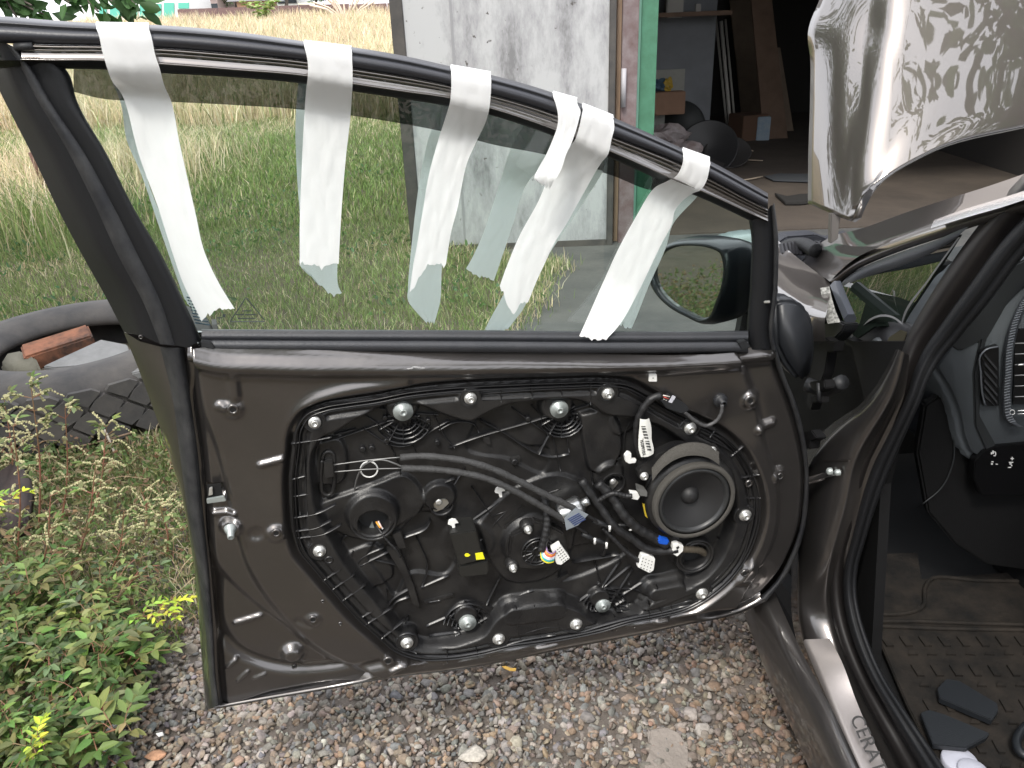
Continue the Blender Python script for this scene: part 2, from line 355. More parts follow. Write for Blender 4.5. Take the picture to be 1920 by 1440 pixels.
DOOR=hfield('driver_door',pan_uv,wpanel,.0026,PAINT,CAR); DOOR['label']='driver door stripped of its trim, window wound up behind tape'
# outer skin, closes the door from behind
def dpx(pts,wv): return [D(x,y,wv) for x,y in pts]
outer_px=[(230,622),(262,700),(292,780),(320,860),(345,950),(362,1050),(374,1180),(385,1332),(520,1306),(700,1274),(860,1252),(960,1234),(1150,1197),(1290,1168),(1400,1140),(1460,1095),(1493,1045),(1508,980),(1514,905),(1505,840),(1485,760),(1463,700),(1452,640)]
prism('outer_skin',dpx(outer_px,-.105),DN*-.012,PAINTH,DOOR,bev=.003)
# shut face: painted inner edge -> rubber seal -> hem flange
A_=[(352,652),(364,745),(378,850),(388,960),(397,1060),(407,1180),(412,1280),(418,1319)]
A1=[(345,652),(358,745),(372,850),(382,960),(392,1060),(401,1180),(407,1280),(413,1322)]
B_=[(312,652),(335,745),(345,850),(358,960),(376,1060),(390,1180),(398,1280),(404,1325)]
B1=[(300,650),(323,745),(337,850),(352,960),(370,1060),(385,1180),(394,1280),(399,1328)]
C1=[(262,640),(295,745),(323,850),(347,960),(363,1060),(376,1180),(383,1280),(389,1331)]
C_=[(232,622),(276,735),(316,850),(347,957),(362,1050),(374,1180),(381,1280),(385,1333)]
N=90
loft('shut_face',[lane([(x+16,y) for x,y in A_],[k-.008 for k in wl(A_)],N),lane(A_,[k-.003 for k in wl(A_)],N),lane(A1,-.022,N),lane(B1,-.034,N),lane(C1,-.075,N),lane(C_,-.094,N),lane(C_,-.105,N)],PAINTD,DOOR,flip=True)
loft('door_seal',[lane([(x-1,y) for x,y in A1],-.020,N),lane([(x*.7+u*.3,y) for (x,y),(u,v) in zip(A1,B_)],-.006,N),lane([(x*.35+u*.65,y) for (x,y),(u,v) in zip(A1,B_)],-.007,N),lane(B_,-.014,N),lane(B1,-.034,N)],RUB,DOOR,flip=True)
# lower hem
h0=[(418,1319),(520,1301),(620,1284),(700,1270),(760,1262),(860,1249),(960,1230),(1060,1208),(1150,1192),(1240,1175),(1290,1163),(1345,1152),(1385,1140),(1425,1120)]
h1=[(385,1333),(520,1309),(620,1292),(700,1277),(760,1268),(860,1256),(960,1238),(1060,1217),(1150,1200),(1240,1182),(1290,1171),(1345,1161),(1392,1148),(1438,1126)]
mid=[((a+c)/2,(b+d)/2) for (a,b),(c,d) in zip(h0,h1)]
loft('hem_flange',[lane([(x,y-20) for x,y in h0],[k-.010 for k in wl(h0)],N),lane(h0,[k-.003 for k in wl(h0)],N),lane(mid,-.014,N),lane([(x,y+2) for x,y in mid],-.024,N),lane(h1,-.022,N),lane(h1,-.105,N)],PAINT,DOOR)
# hinge side edge
r0=[(1446,655),(1460,702),(1480,755),(1498,820),(1507,880),(1506,935),(1499,990),(1482,1040),(1458,1085),(1425,1120)]
r1=[(1456,655),(1471,702),(1492,755),(1509,820),(1516,880),(1516,935),(1509,990),(1494,1040),(1470,1087),(1438,1126)]
loft('hinge_side_edge',[lane(r0,[k-.002 for k in wl(r0)],N),lane([((a+c)/2,(b+d)/2) for (a,b),(c,d) in zip(r0,r1)],-.004,N),lane(r1,-.018,N),lane(r1,-.105,N)],RUB,DOOR)
# spot-weld sealer bead near lower edge
bm=bmesh.new()
for i in range(60):
    t=i/59; x,y=crv(np.array(h0)-[0,8],60)[i]; x+=random.uniform(-3,3)
    if random.random()<.55: continue
    p=D(x,y,-.006); bmesh.ops.create_icosphere(bm,subdivisions=1,radius=random.uniform(.0006,.0013),matrix=Matrix.Translation(p))
bmobj('sealer_beads',bm,PAINTD,DOOR)['kind']='stuff'
# ---- window frame, upper rail
xs=[-70,0,40,100,180,300,440,570,660,760,845,920,1035,1150,1280,1330,1400,1440]
y0=[26,31,34,39,44,48,60,78,89,106,125,141,174,221,279,302,340,363]
y1=[80,81,82,84,85,90,101,114,128,144,161,178,212,257,309,334,372,392]
y2=[112,113,113,114,114,121,132,143,158,173,185,204,242,287,345,366,398,416]
y3=[128,128,128,129,130,137,145,157,171,186,200,216,254,299,357,378,411,430]
def topl(f0,f1,t,wv,n=160,x0=None):
    pts=[(x,a*(1-t)+b*t) for x,a,b in zip(xs,f0,f1)]
    if x0 is not None: pts=[p for p in pts if p[0]>=x0]
    return lane(pts,wv,n)
# weather seal band
prof=[(-.02,-.10),(0,-.06),(.10,-.012),(.20,-.001),(.26,.0),(.33,-.006),(.40,.001),(.55,.006),(.75,.006),(.93,.0),(1,-.006)]
loft('upper_weather_seal',[topl(y0,y1,t,k) for t,k in prof],mat('upper_seal_rubber',(.026,.027,.033),.42,bump=.15,bscale=400),DOOR,flip=False)
prof=[(0,-.008),(.08,.003),(.17,.0035),(.22,-.005),(.26,-.005),(.31,.002),(.36,.0025),(.41,-.004),(.48,-.001),(.58,.0005),(.84,.0),(.91,.0065),(.97,.007),(1.,.003)]
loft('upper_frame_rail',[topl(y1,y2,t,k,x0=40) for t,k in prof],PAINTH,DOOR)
prof=[(0,.003),(.1,-.003),(.7,-.008),(1,-.030)]
loft('glass_run_channel',[topl(y2,y3,t,k) for t,k in prof],SATIN,DOOR)
tube('seal_end_plug',[D(28,88,.0),D(62,86,.002)],.0045,PLM,DOOR,seg=10)
# rear upright of the frame (left in view)
P0=[(-110,-60),(-60,40),(0,172),(65,300),(110,395),(155,480),(200,560),(232,622)]
P1=[(-30,30),(0,90),(40,180),(100,285),(150,385),(196,480),(243,560),(268,630)]
P2=[(10,80),(30,110),(66,180),(128,285),(176,380),(222,480),(270,570),(300,645)]
P3=[(30,90),(55,120),(92,185),(162,290),(214,385),(262,480),(305,570),(330,648)]
P4=[(60,100),(85,125),(118,185),(187,290),(236,385),(281,480),(325,570),(352,652)]
P5=[(120,125),(130,140),(143,185),(201,290),(251,390),(304,480),(345,565),(378,637)]
P45=[((a*.45+c*.55),(b*.45+d*.55)) for (a,b),(c,d) in zip(P4,P5)] if len(P4)==len(P5) else None
loft('rear_frame_upright',[lane(P0,-.10,N),lane(P0,-.085,N),lane([(a*.35+c*.65,b*.35+d*.65) for (a,b),(c,d) in zip(P0,P1)],-.05,N),lane(P1,-.02,N),lane(P2,-.012,N),lane([(a*.5+c*.5,b*.5+d*.5) for (a,b),(c,d) in zip(P2,P3)],-.013,N),lane(P3,-.008,N),lane(P4,-.004,N),lane(P45,-.005,N),lane([(a*.1+c*.9,b*.1+d*.9) for (a,b),(c,d) in zip(P4,P5)],-.012,N),lane(P5,-.030,N)],SATIN,DOOR,flip=False)
loft('rear_frame_seal',[lane(P2,-.012,N),lane([(a*.75+c*.25,b*.75+d*.25) for (a,b),(c,d) in zip(P2,P3)],-.003,N),lane([(a*.4+c*.6,b*.4+d*.6) for (a,b),(c,d) in zip(P2,P3)],-.002,N),lane(P3,-.010,N)],RUB,DOOR)
# front upright (towards the hinge)
q0=[(1404,412),(1408,440),(1406,540),(1402,640),(1404,655)]
q1=[(1414,405),(1414,440),(1412,540),(1408,640),(1410,655)]
q2=[(1436,400),(1438,440),(1436,540),(1430,640),(1432,655)]
q3=[(1445,385),(1449,440),(1448,540),(1442,640),(1446,657)]
q4=[(1452,380),(1459,440),(1458,540),(1452,640),(1456,657)]
loft('front_frame_upright',[lane(q0,-.03,40),lane(q1,-.006,40),lane(q2,0,40),lane(q3,-.006,40),lane(q3,-.02,40)],SATIN,DOOR)
loft('front_frame_seal',[lane(q3,-.01,40),lane([((a+c)/2,b) for (a,b),(c,d) in zip(q3,q4)],.002,40),lane(q4,-.010,40),lane(q4,-.10,40)],RUB,DOOR)
boxm('frame_clip',D(1438,566,.001),(.010,.004,.004),ZINC,DOOR,bev=.001)
# belt: inner sweep of the window
b0=[(378,617),(600,618),(900,619),(1200,621),(1403,620)]
def bl(dy,wv): return lane([(x,y+dy) for x,y in b0],wv,60)
loft('belt_weatherstrip',[bl(0,-.030),bl(1.5,-.012),bl(4,-.006),bl(8,-.008),bl(10,-.004),bl(17,-.003),bl(19,-.009),bl(21,-.009),bl(23,.004),bl(36,.006),bl(40,.001),bl(41,-.006)],mat('belt_rubber',(.028,.030,.035),.45,bump=.3,bscale=400,vary=.5,vcol=(.05,.05,.055),vscale=20),DOOR)
prism('strip_end_cap',dpx([(376,640),(396,642),(402,650),(402,656),(378,650)],.008),DN*-.01,PLM,DOOR,bev=.001)
prism('strip_end_cap.001',dpx([(1384,642),(1398,638),(1408,650),(1392,658)],.008),DN*-.01,PLM,DOOR,bev=.001)
# ---- glass
GL=panemat('window_glass',(.895,.945,.925),1.5)
gl=[(-60,60),(100,110),(300,116),(570,135),(845,180),(1035,235),(1280,340),(1412,405),(1412,660),(380,660),(300,520),(143,215)]
prism('window_glass',dpx(gl,-.030),DN*-.0035,GL,DOOR)
# printed safety mark on the glass
bm=bmesh.new()
sweep_bm(bm,np.array(dpx([(432,602),(459,561),(461,559),(464,561),(496,600),(495,603),(433,603),(432,602)],-.0295)),.0008,4)
for (x,y,a,b) in [(450,590,8,1),(463,583,9,1),(470,590,10,1),(462,597,16,1),(412,596,5,1),(420,592,3,3)]:
    prism_bm(bm,dpx([(x-a,y-b),(x+a,y-b),(x+a,y+b),(x-a,y+b)],-.0292),DN*-.0004)
bmobj('printed_glass_mark',bm,M1('etched_dark_print',(.03,.04,.04),.6),DOOR)
bm=bmesh.new()
for k in range(9):
    y=556+k*6; prism_bm(bm,dpx([(350+k*2,y),(368+k*3.2,y+4),(368+k*3.2,y+6.5),(350+k*2,y+2.5)],-.0362),DN*-.0004)
bmobj('barcode_sticker',bm,M1('sticker_blue_grey',(.10,.16,.22),.5),DOOR)
# wind deflector: smoked strip outside the glass
DEF=panemat('smoked_acrylic',(.15,.155,.155),1.45,.02)
dfx=[(138,128,172),(180,130,183),(300,136,190),(440,145,197),(570,157,206),(660,171,217),(760,185,233),(845,200,250),(920,216,270),(1035,254,293),(1150,299,330),(1233,337,357),(1262,345,352)]
n_=90; ua=lane([(x,a-14) for x,a,b in dfx],-.045,n_); ub=lane([(x,b) for x,a,b in dfx],-.068,n_); uc=lane([(x,(a+b)/2) for x,a,b in dfx],-.062,n_)
loft('wind_deflector',[ua,uc,ub],DEF,DOOR)
dfx2=[(1262,352,374),(1330,384,402),(1412,420,443)]
# ---- mirror
mc=D(1293,530,-.20); mn=-np.array(DU)*.90+np.array(DN)*.42+np.array([0,0,.03]); mn/=np.linalg.norm(mn)
mg=[(1243,474),(1262,465),(1300,461),(1335,466),(1352,474),(1358,492),(1356,530),(1344,566),(1330,593),(1316,597),(1290,587),(1255,566),(1232,538),(1225,510),(1230,490)]
mgc=crv(mg+[mg[0]],61)[:-1]; cen=mgc.mean(0)
def ring(sc,push,shift=(0,0)): 
    return np.array([onplane(*(cen+(p-cen)*sc+np.array(shift)),mc,mn)-mn*push for p in mgc])
def close(L_): return np.vstack([L_,L_[:1]])
MIR=mat('mirror_silver',(.80,.84,.80),.02,1)
rg=ring(1.0,.004)
bm=bmesh.new(); bm.faces.new([bm.verts.new(p) for p in rg]); bmobj('mirror_glass',bm,MIR,DOOR)
HSG=mat('mirror_housing_black',(.020,.023,.028),.28,coat=.4,bump=.1,bscale=300)
sx=lambda k:(k*.55,-k*.02)
rings=[ring(1.0,.006),ring(1.02,-.006),ring(1.10,-.004),ring(1.17,.006),ring(1.21,.018,(2,0)),ring(1.22,.035,(8,-1)),ring(1.16,.055,(16,2)),ring(1.0,.072,(24,5)),ring(.75,.084,(30,7)),ring(.35,.092,(34,8)),ring(.05,.094,(34,8))]
loft('mirror_housing',[close(r) for r in rings],HSG,DOOR)
foot=[(1452,568),(1475,562),(1500,566),(1517,582),(1528,608),(1531,650),(1526,690),(1518,712),(1500,716),(1488,706),(1470,680),(1456,650)]
prism('mirror_foot',dpx(foot,-.085),DN*-.05,mat('mirror_foot_black',(.019,.021,.025),.42,bump=.1,bscale=300),DOOR,bev=.008,smooth=True,seg=4)
prism('mirror_arm',dpx([(1395,470),(1440,480),(1462,520),(1466,560),(1462,590),(1400,600),(1370,585)],-.16),DN*-.06,HSG,DOOR,bev=.012,smooth=True,seg=4)
# ================================================================== module carrier
inner_px=[(632,800),(660,782),(700,763),(730,751),(757,746),(790,753),(815,763),(850,776),(882,782),(905,770),(940,754),(1000,745),(1055,740),(1100,748),(1135,770),(1180,775),(1230,790),(1300,835),(1345,860),(1372,900),(1378,950),(1368,1000),(1345,1050),(1310,1085),(1270,1100),(1225,1115),(1208,1135),(1180,1158),(1140,1166),(1110,1160),(1085,1140),(1050,1128),(965,1134),(935,1150),(905,1186),(870,1200),(820,1213),(775,1208),(745,1180),(705,1125),(655,1065),(618,1005),(595,960),(584,900),(585,840),(600,815)]
inner_uv=crv(np.vstack([UVl(inner_px,-.018),UVl(inner_px[:1],-.018)]),300)[:-1]
plate=[((x,y),r,h) for (x,y),r,h in [((756,772),.028,.016),((1049,768),.030,.018),((877,1169),.024,.014),((1131,1136),.022,.014),((700,977),.046,.012),((828,948),.030,.010),((1150,905),.030,.008),((1300,1045),.040,.008),((1000,1030),.055,.012),((882,1037),.05,.004),((1180,800),.03,.006)]]
polys=[([(600,960),(640,945),(700,925),(760,905),(800,960),(770,1000),(740,1025),(690,1030),(640,1020),(610,1000)],.008),
([(720,1020),(800,980),(850,990),(840,1100),(770,1100),(745,1140),(715,1100),(690,1060)],-.006),
([(1095,790),(1145,780),(1165,880),(1120,900),(1102,850)],.010),
([(900,1000),(960,940),(1060,905),(1120,940),(1090,1010),(1070,1080),(960,1110),(930,1080)],.006),
([(640,1060),(700,1040),(735,1110),(700,1120),(665,1095)],.006),
([(900,800),(985,850),(1040,860),(1030,905),(960,880),(880,860)],-.004),
([(1070,1050),(1150,1035),(1190,1050),(1120,1095),(1060,1110)],-.006),
([(595,845),(632,835),(636,925),(598,925)],.008)]
polys=[(crv(UVl(p+[p[0]]),60)[:-1],h) for p,h in polys]
def wmod(P):
    d,_=dpoly(P,mod_uv,True)
    wv=np.full(len(P),-.012); wv+=.006*ss(d,.001,.004)-.005*ss(d,.007,.009)+.004*ss(d,.012,.014)-.003*ss(d,.018,.020)+.006*ss(d,.022,.028)
    di,_=dpoly(P,inner_uv,True); ins=inside(P,inner_uv); s=np.where(ins,di,-di)
    wv+=-.030*ss(s,-.002,.012)
    deep=ss(s,0,.012)
    for poly,h in polys:
        dd,_=dpoly(P,poly,True); i2=inside(P,poly); q=np.where(i2,dd,-dd); wv+=h*ss(q,-.002,.004)*deep
    for c,r,h in plate:
        c=UVc(*c); q=np.linalg.norm(P-c,axis=1); wv=np.maximum(wv,np.where(q<r*1.4,-.040+h+ .0*q,-9)*1.0) if False else wv+h*(1-ss(q,r*.8,r*1.05))*deep
    # bosses round the rim screws
    for c in BOLTS:
        c=UVc(c[0],c[1],-.004); q=np.linalg.norm(P-c,axis=1); wv=wv*(ss(q,.014,.024))+(1-ss(q,.014,.024))*(-.004)-.004*(1-ss(q,.009,.012))
    # boxed ducts in the lower rim
    for a,b,r in [((965,1160),(1045,1150),.017),((1232,1118),(1275,1110),.012),((1225,1140),(1300,1110),.006)]:
        dd,_=dpoly(P,UVl([a,b])); wv=np.maximum(wv,-.002-.02*ss(dd,r,r+.006)-.02*ss(dd,r+.006,r+.02)*1.0-(dd>r+.02)*1.)
    # speaker seat
    q=np.linalg.norm(P-UVc(1299,937),axis=1); wv=wv*ss(q,.068,.082)+(1-ss(q,.068,.082))*(-.004)
    for c,r in [((700,977),.026),((1303,1043),.021),((828,948),.013),((1150,907),.014)]:
        q=np.linalg.norm(P-UVc(c[0],c[1],-.024),axis=1); wv=np.where(q<r,-.065,wv)
    wv+=.0012*np.sin(P[:,0]*90)*np.sin(P[:,1]*70)*deep
    return wv
BOLTS=[(590,792),(882,747),(1140,738),(1294,803),(1397,966),(1316,1113),(1080,1170),(935,1198),(763,1205),(599,1033)]
WASH=[(756,772,19),(1049,768,17.5),(877,1169,16.5),(1131,1136,14.5)]
MOD=hfield('module_carrier',mod_uv,wmod,.0021,PLA,DOOR)
# ribs: thin upright walls
RIBS_deep=[[(623,818),(725,783)],[(627,807),(667,797)],[(732,795),(727,823)],[(738,780),(722,783)],[(775,772),(803,787)],[(770,785),(793,808)],[(775,768),(820,770)],[(740,765),(710,758)],[(727,825),(742,829),(762,828),(780,820),(803,803),(840,782)],[(680,795),(725,825)],[(683,770),(728,802)],[(732,830),(742,855),(755,900),(765,940)],[(772,827),(780,847)],
[(643,925),(700,925),(753,903)],[(647,940),(687,928),(753,903)],[(657,991),(645,998),(637,1017),(620,1024)],[(662,1023),(653,1050),(637,1063),(605,1085)],[(720,1017),(672,1043),(665,1072),(622,1102)],[(674,1052),(730,1025)],[(692,1060),(683,1092),(642,1122)],[(725,1097),(720,1123),(708,1133)],[(767,1095),(735,1115),(720,1140)],[(787,1093),(840,1070)],[(750,967),(800,933)],[(760,940),(803,910),(850,890)],[(757,1000),(800,980),(806,968)],
[(922,958),(983,937)],[(997,925),(1048,908)],[(898,1005),(947,950),(968,932)],[(882,905),(907,942),(930,973),(945,992)],[(865,980),(933,933)],[(1070,1047),(1157,1032)],[(938,1068),(910,1125)],[(940,1117),(997,1098)],[(1113,1047),(1123,1095)],[(1160,1042),(1123,1095)],
[(840,832),(890,814),(990,785),(1032,772)],[(898,780),(943,805),(983,832),(1007,845),(1037,850),(1063,844)],[(957,758),(990,783),(1023,807)],[(1023,807),(1040,812),(1060,807),(1080,797),(1098,783),(1122,763)],[(1090,785),(1102,790),(1160,778)],[(1092,792),(1100,843),(1107,900)],[(1140,775),(1158,878)],[(1055,787),(1063,840)],[(1038,787),(1007,845)],[(1033,810),(1047,875)],[(1017,748),(1035,758)],[(1068,762),(1100,752)],[(993,753),(1032,803)],
[(820,800),(850,785),(888,790),(895,803)],[(812,772),(835,815),(850,832)],
[(1061,1134),(1120,1097),(1148,1094),(1180,1096)],[(1125,1095),(1178,1052)],[(1150,1109),(1182,1058)],[(1159,1109),(1207,1079)],[(1182,1097),(1226,1106)],[(1150,1134),(1198,1132)],[(1100,1150),(1116,1142)],
[(797,1165),(848,1142),(873,1128),(903,1130)],[(802,1183),(859,1176)],[(893,1170),(910,1168)],[(765,1146),(758,1160),(712,1195)],[(767,1110),(740,1121),(731,1137),(685,1167)],[(800,1120),(824,1116)],[(820,1195),(850,1186),(866,1180)],[(890,1186),(893,1205)],
[(1350,992),(1370,998),(1405,991)],[(1340,1000),(1363,1023),(1398,1026)],[(1342,1045),(1360,1053),(1385,1060)],[(1325,1073),(1340,1082),(1364,1092)],[(1190,700+60),(1168,800),(1165,850)],[(1108,830),(1160,812)],[(1115,870),(1160,850)],[(850,900),(870,870)],[(780,1000),(800,1060),(790,1090)],[(700,1040),(760,1060),(772,1090)]]
def ribs(name,lines,wbase,hgt,th,n=14):
    V=[];Fc=[]
    for ln in lines:
        P=crv(UVl(ln,wbase),n if len(ln)>2 else 6); t=np.gradient(P,axis=0); t/=np.linalg.norm(t,axis=1)[:,None]; nn_=np.stack([-t[:,1],t[:,0]],1)
        o=len(V); k=len(P)
        for s_,hh in ((-1,0),(-.75,1),(.75,1),(1,0)):
            for i in range(k):
                q=P[i]+nn_[i]*s_*th/2; V.append(fromuv(q[0],q[1],wbase+hh*hgt))
        for a in range(3):
            for i in range(k-1): Fc.append((o+a*k+i,o+(a+1)*k+i,o+(a+1)*k+i+1,o+a*k+i+1))
        Fc.append((o,o+k,o+2*k,o+3*k)); Fc.append((o+k-1,o+4*k-1,o+3*k-1,o+2*k-1))
    o=mesh(name,V,Fc,PLR,DOOR); o['kind']='stuff'; return o
ribs('pocket_ribs',RIBS_deep,-.044,.016,.0021)
arc=lambda c,r,a0,a1,ex=1.: [(c[0]+r*ex*math.cos(math.radians(a)),c[1]+r*math.sin(math.radians(a))) for a in np.linspace(a0,a1,9)]
arcs=[]
for c,rs,a0,a1 in [((755,773),(27,34,43,52),20,150),((1049,769),(24,31,38,44),10,160),((877,1169),(23,31,39,46),190,340),((1132,1137),(21,28,35,42),185,345)]:
    for r in rs: arcs.append(arc(c,r,a0,a1,1.04))
    for a in range(0,360,30): arcs.append([(c[0]+18*math.cos(math.radians(a)),c[1]+18*math.sin(math.radians(a))),(c[0]+rs[-1]*math.cos(math.radians(a)),c[1]+rs[-1]*math.sin(math.radians(a)))] if (a0<=a<=a1 or a0<=a+360<=a1) else [(c[0]+18*math.cos(math.radians(a)),c[1]+18*math.sin(math.radians(a))),(c[0]+30*math.cos(math.radians(a)),c[1]+30*math.sin(math.radians(a)))])
ribs('boss_web_ribs',arcs,-.040,.0155,.0014,9)
rim=[[(552,828),(560,920),(563,960)],[(568,827),(572,877),(577,960)],[(546,828),(590,822),(622,816)],[(547,895),(575,888)],[(550,927),(580,922)],[(551,967),(600,957),(630,942)],[(554,992),(595,985),(622,972)],[(557,1005),(613,995),(640,980)],[(605,1085),(640,1062)],[(622,1102),(665,1072)],[(642,1122),(685,1092)],[(678,1153),(700,1140)],[(685,1167),(735,1135)],[(712,1195),(760,1158)],
[(897,735),(995,728),(1137,722)],[(902,747),(993,742)],[(938,725),(938,750)],[(996,721),(996,744)],[(1051,717),(1051,740)],[(1105,716),(1105,755)],[(1160,722),(1218,752),(1283,790)],[(1155,738),(1198,757),(1275,800)],[(1307,812),(1373,847),(1400,885)],[(1310,798),(1365,828),(1405,875)],[(1405,885),(1412,940),(1402,1000),(1385,1050),(1340,1100),(1290,1128)],[(1395,900),(1402,940),(1392,1000),(1375,1040),(1335,1085)],[(1415,930),(1414,980),(1396,1035),(1360,1085)],[(1340,800),(1328,817)],[(1392,832),(1367,853)],[(1384,893),(1422,886)],[(1393,930),(1422,930)],
[(967,1135),(968,1165),(975,1195)],[(1000,1130),(1003,1160),(1010,1188)],[(1040,1128),(1042,1150),(1048,1180)],[(1230,1095),(1238,1150)],[(1250,1098),(1258,1140)],[(1140,1170),(1147,1180)],[(970,1186),(1040,1170),(1075,1182),(1130,1168),(1180,1155),(1240,1143),(1290,1130)],[(780,1226),(860,1225),(930,1212),(965,1200),(1040,1186)],[(740,1205),(780,1220)],[(838,1215),(838,1238)],[(892,1210),(895,1228)],[(1215,1125),(1215,1160)],[(1232,1125),(1285,1112)],[(1232,1137),(1290,1122)]]
ribs('rim_ribs',rim,-.012,.0085,.0016)
def conc(off,wv0,h):
    c=mod_uv.mean(0); t=np.roll(mod_uv,-1,0)-np.roll(mod_uv,1,0); t/=np.linalg.norm(t,axis=1)[:,None]; nn_=np.stack([-t[:,1],t[:,0]],1)
    s=np.sign(((c-mod_uv)*nn_).sum(1).mean()); P=mod_uv+nn_*s*off; P=np.vstack([P,P[:1]])
    L_=[]
    for dd,hh in ((-.0008,0),(-.0006,h),(.0006,h),(.0008,0)):
        Q=np.vstack([mod_uv+nn_*s*(off+dd)]); Q=np.vstack([Q,Q[:1]]); L_.append(np.array([fromuv(a,b,wv0+hh) for a,b in Q]))
    return L_
for k,o_ in enumerate((.004,.010)):
    loft('rim_bead',conc(o_,-.010,.008),PLR,DOOR,smooth=False)
# ---- screws and washers
def bolt(x,y,rpx,wv,parent=None,big=True):
    c=D(x,y,wv); r=rpx/ (f/np.dot(c-CAMP,Fw)); tl=DN+np.array([random.uniform(-.06,.06),0,random.uniform(-.06,.06)])
    lathe('collar',c-DN*.002,DN,[(r*1.95,-.004),(r*1.9,.0015),(r*1.7,.0025),(r*1.55,.0005),(r*1.15,-.001),(0,-.001)],PLR,DOOR,20)
    return lathe('screw',c,tl,[(r*1.05,-.003),(r*1.05,.0015),(r,.0028),(r*.72,.0034),(r*.62,.007),(r*.56,.0082),(r*.34,.0084),(r*.30,.0055),(0,.005)],ZINC,DOOR,18,smooth=False)
for x,y in BOLTS: bolt(x,y,11.5,-.004)
for x,y,r in WASH:
    wz=float(wmod(np.array([UVc(x,y,-.02)]))[0])+.004; c=D(x,y,wz); rr=r/(f/np.dot(c-CAMP,Fw))
    lathe('flanged_stud',c,DN,[(rr,-.012),(rr,.0),(rr*.97,.0016),(rr*.45,.002),(rr*.42,.0048),(rr*.34,.006),(rr*.18,.006),(rr*.15,.004),(0,.004)],ZINCD,DOOR,32)
# panel holes
for x,y,r,ringr in [(437,768,6,11),(1408,752,5,13),(1463,893,5,7),(518,1000,5,9),(587,1162,5,8),(728,1240,6,10),(552,1250,4,5),(1397,1075,5,8),(1012,1203,4,0),(1245,1158,4,0),(605,1128,2,4),(638,1170,2,4),(1405,907,4,8),(264,632,2,4)]:
    wv=float(wpanel(np.array([UVc(x,y)]))[0]) if x>300 else -.02
    if (x,y)==(1405,907): wv=-.004
    c=D(x,y,wv+.0012); k=f/np.dot(c-CAMP,Fw)
    lathe('mounting_hole',c,DN,[(max(ringr,r+1)/k,-.003),(max(ringr,r+1)/k*.97,.0006),(r/k*1.2,.0012),(r/k,.0004),(r/k*.95,.0002)],PAINT,DOOR,20)
    lathe('hole_shade_disc',c-DN*.0006,DN,[(r/k*1.05,0.0008),(0,.0008)],VOID,DOOR,20)
# stud boss on the latch side, latch, grommet and white clip
lathe('stop_stud',D(432,992,.006),DN+np.array([.1,0,-.3]),[(.010,-.002),(.0085,.004),(.006,.007),(.0052,.018),(.003,.019),(.0025,.015),(0,.015)],ZINCD,DOOR,20)
prism('latch_shade_plate',dpx([(388,908),(414,906),(420,938),(390,942)],-.002),DN*.0012,VOID,DOOR)
prism('latch_plate',dpx([(387,936),(420,930),(424,940),(388,945)],.004),DN*-.004,ZINCD,DOOR,bev=.0008)
prism('latch_plate.001',dpx([(392,916),(398,914),(399,928),(391,930)],.003),DN*-.004,ZINC,DOOR,bev=.0006)
prism('trim_clip',dpx([(1218,701),(1232,702),(1232,716),(1217,716)],.006),DN*-.005,WHITEP,DOOR,bev=.0008)
lathe('clip_hole',D(1224.5,709,.0072),DN,[(.0011,0),(0,0)],VOID,DOOR,8)
lathe('wire_grommet',D(1352,752,.004),DN,[(.0125,-.006),(.0125,.0),(.010,.003),(.006,.0035),(.0055,.012),(.003,.012)],RUB,DOOR,24)
# chalky scuffs where sealant was scraped off
for cx,cy,a,b in [(718,695,16,3),(780,692,14,5)]:
    bm=bmesh.new()
    for i in range(26):
        x=cx+random.uniform(-a,a); y=cy+random.uniform(-b,b)*(1-abs(x-cx)/a*.6); wv=float(wpanel(np.array([UVc(x,y)]))[0])+.0006
        l=random.uniform(2,6); h=random.uniform(.6,1.6); prism_bm(bm,dpx([(x-l,y),(x,y-h),(x+l,y-random.random()),(x,y+h)],wv),DN*-.0005)
    bmobj('scuff_mark',bm,M1('dried_sealant',(.42,.42,.42),.8),DOOR)
# ---- speaker
sc=D(1299,936,.010); kk=f/np.dot(sc-CAMP,Fw); R_=81/kk; stilt=DN
lathe('speaker_basket',sc,stilt,[(R_*1.10,-.016),(R_*1.12,-.008),(R_*1.06,-.002),(R_*.99,.000)],PLA,DOOR,56)
lathe('speaker_gasket',sc,stilt,[(R_,-.014),(R_,.008),(R_*.985,.0105),(R_*.90,.0115),(R_*.885,.009)],FOAM,DOOR,64)
lathe('speaker_surround',sc,stilt,[(R_*.895,.004),(R_*.875,.0065),(R_*.84,.0095),(R_*.80,.0098),(R_*.765,.007),(R_*.745,.0035),(R_*.735,.002)],SURR,DOOR,64)
lathe('speaker_cone',sc,stilt,[(R_*.745,.0035),(R_*.72,.003),(R_*.5,-.006),(R_*.22,-.014)],CONE,DOOR,64)
lathe('speaker_dust_cap',sc,stilt,[(R_*.225,-.014),(R_*.215,-.011),(R_*.16,-.005),(R_*.09,-.002),(0,-.001)],CONE,DOOR,32)
up=[(1222,880),(1240,858),(1265,840),(1298,832),(1330,838),(1348,850)]
loft('gasket_flap',[lane([(x+1,y+22) for x,y in up],.022,30),lane(up,.018,30),lane([(x,y-3) for x,y in up],.006,30)],FOAM,DOOR)
br=[(1200,900),(1196,884),(1204,872),(1235,850),(1268,836),(1310,832),(1330,838),(1345,836),(1352,850),(1340,862),(1300,850),(1250,862),(1222,890)]
prism('speaker_bracket',dpx(br,.006),DN*-.02,PLA,DOOR,bev=.0015)
for x,y in [(1336,845),(1208,893)]:
    c=D(x,y,.010); r=8/kk
    lathe('speaker_screw',c,DN,[(r,-.002),(r,.001),(r*.7,.0018),(r*.62,.006),(r*.35,.0065),(r*.3,.004),(0,.004)],ZINC,DOOR,16,smooth=False)
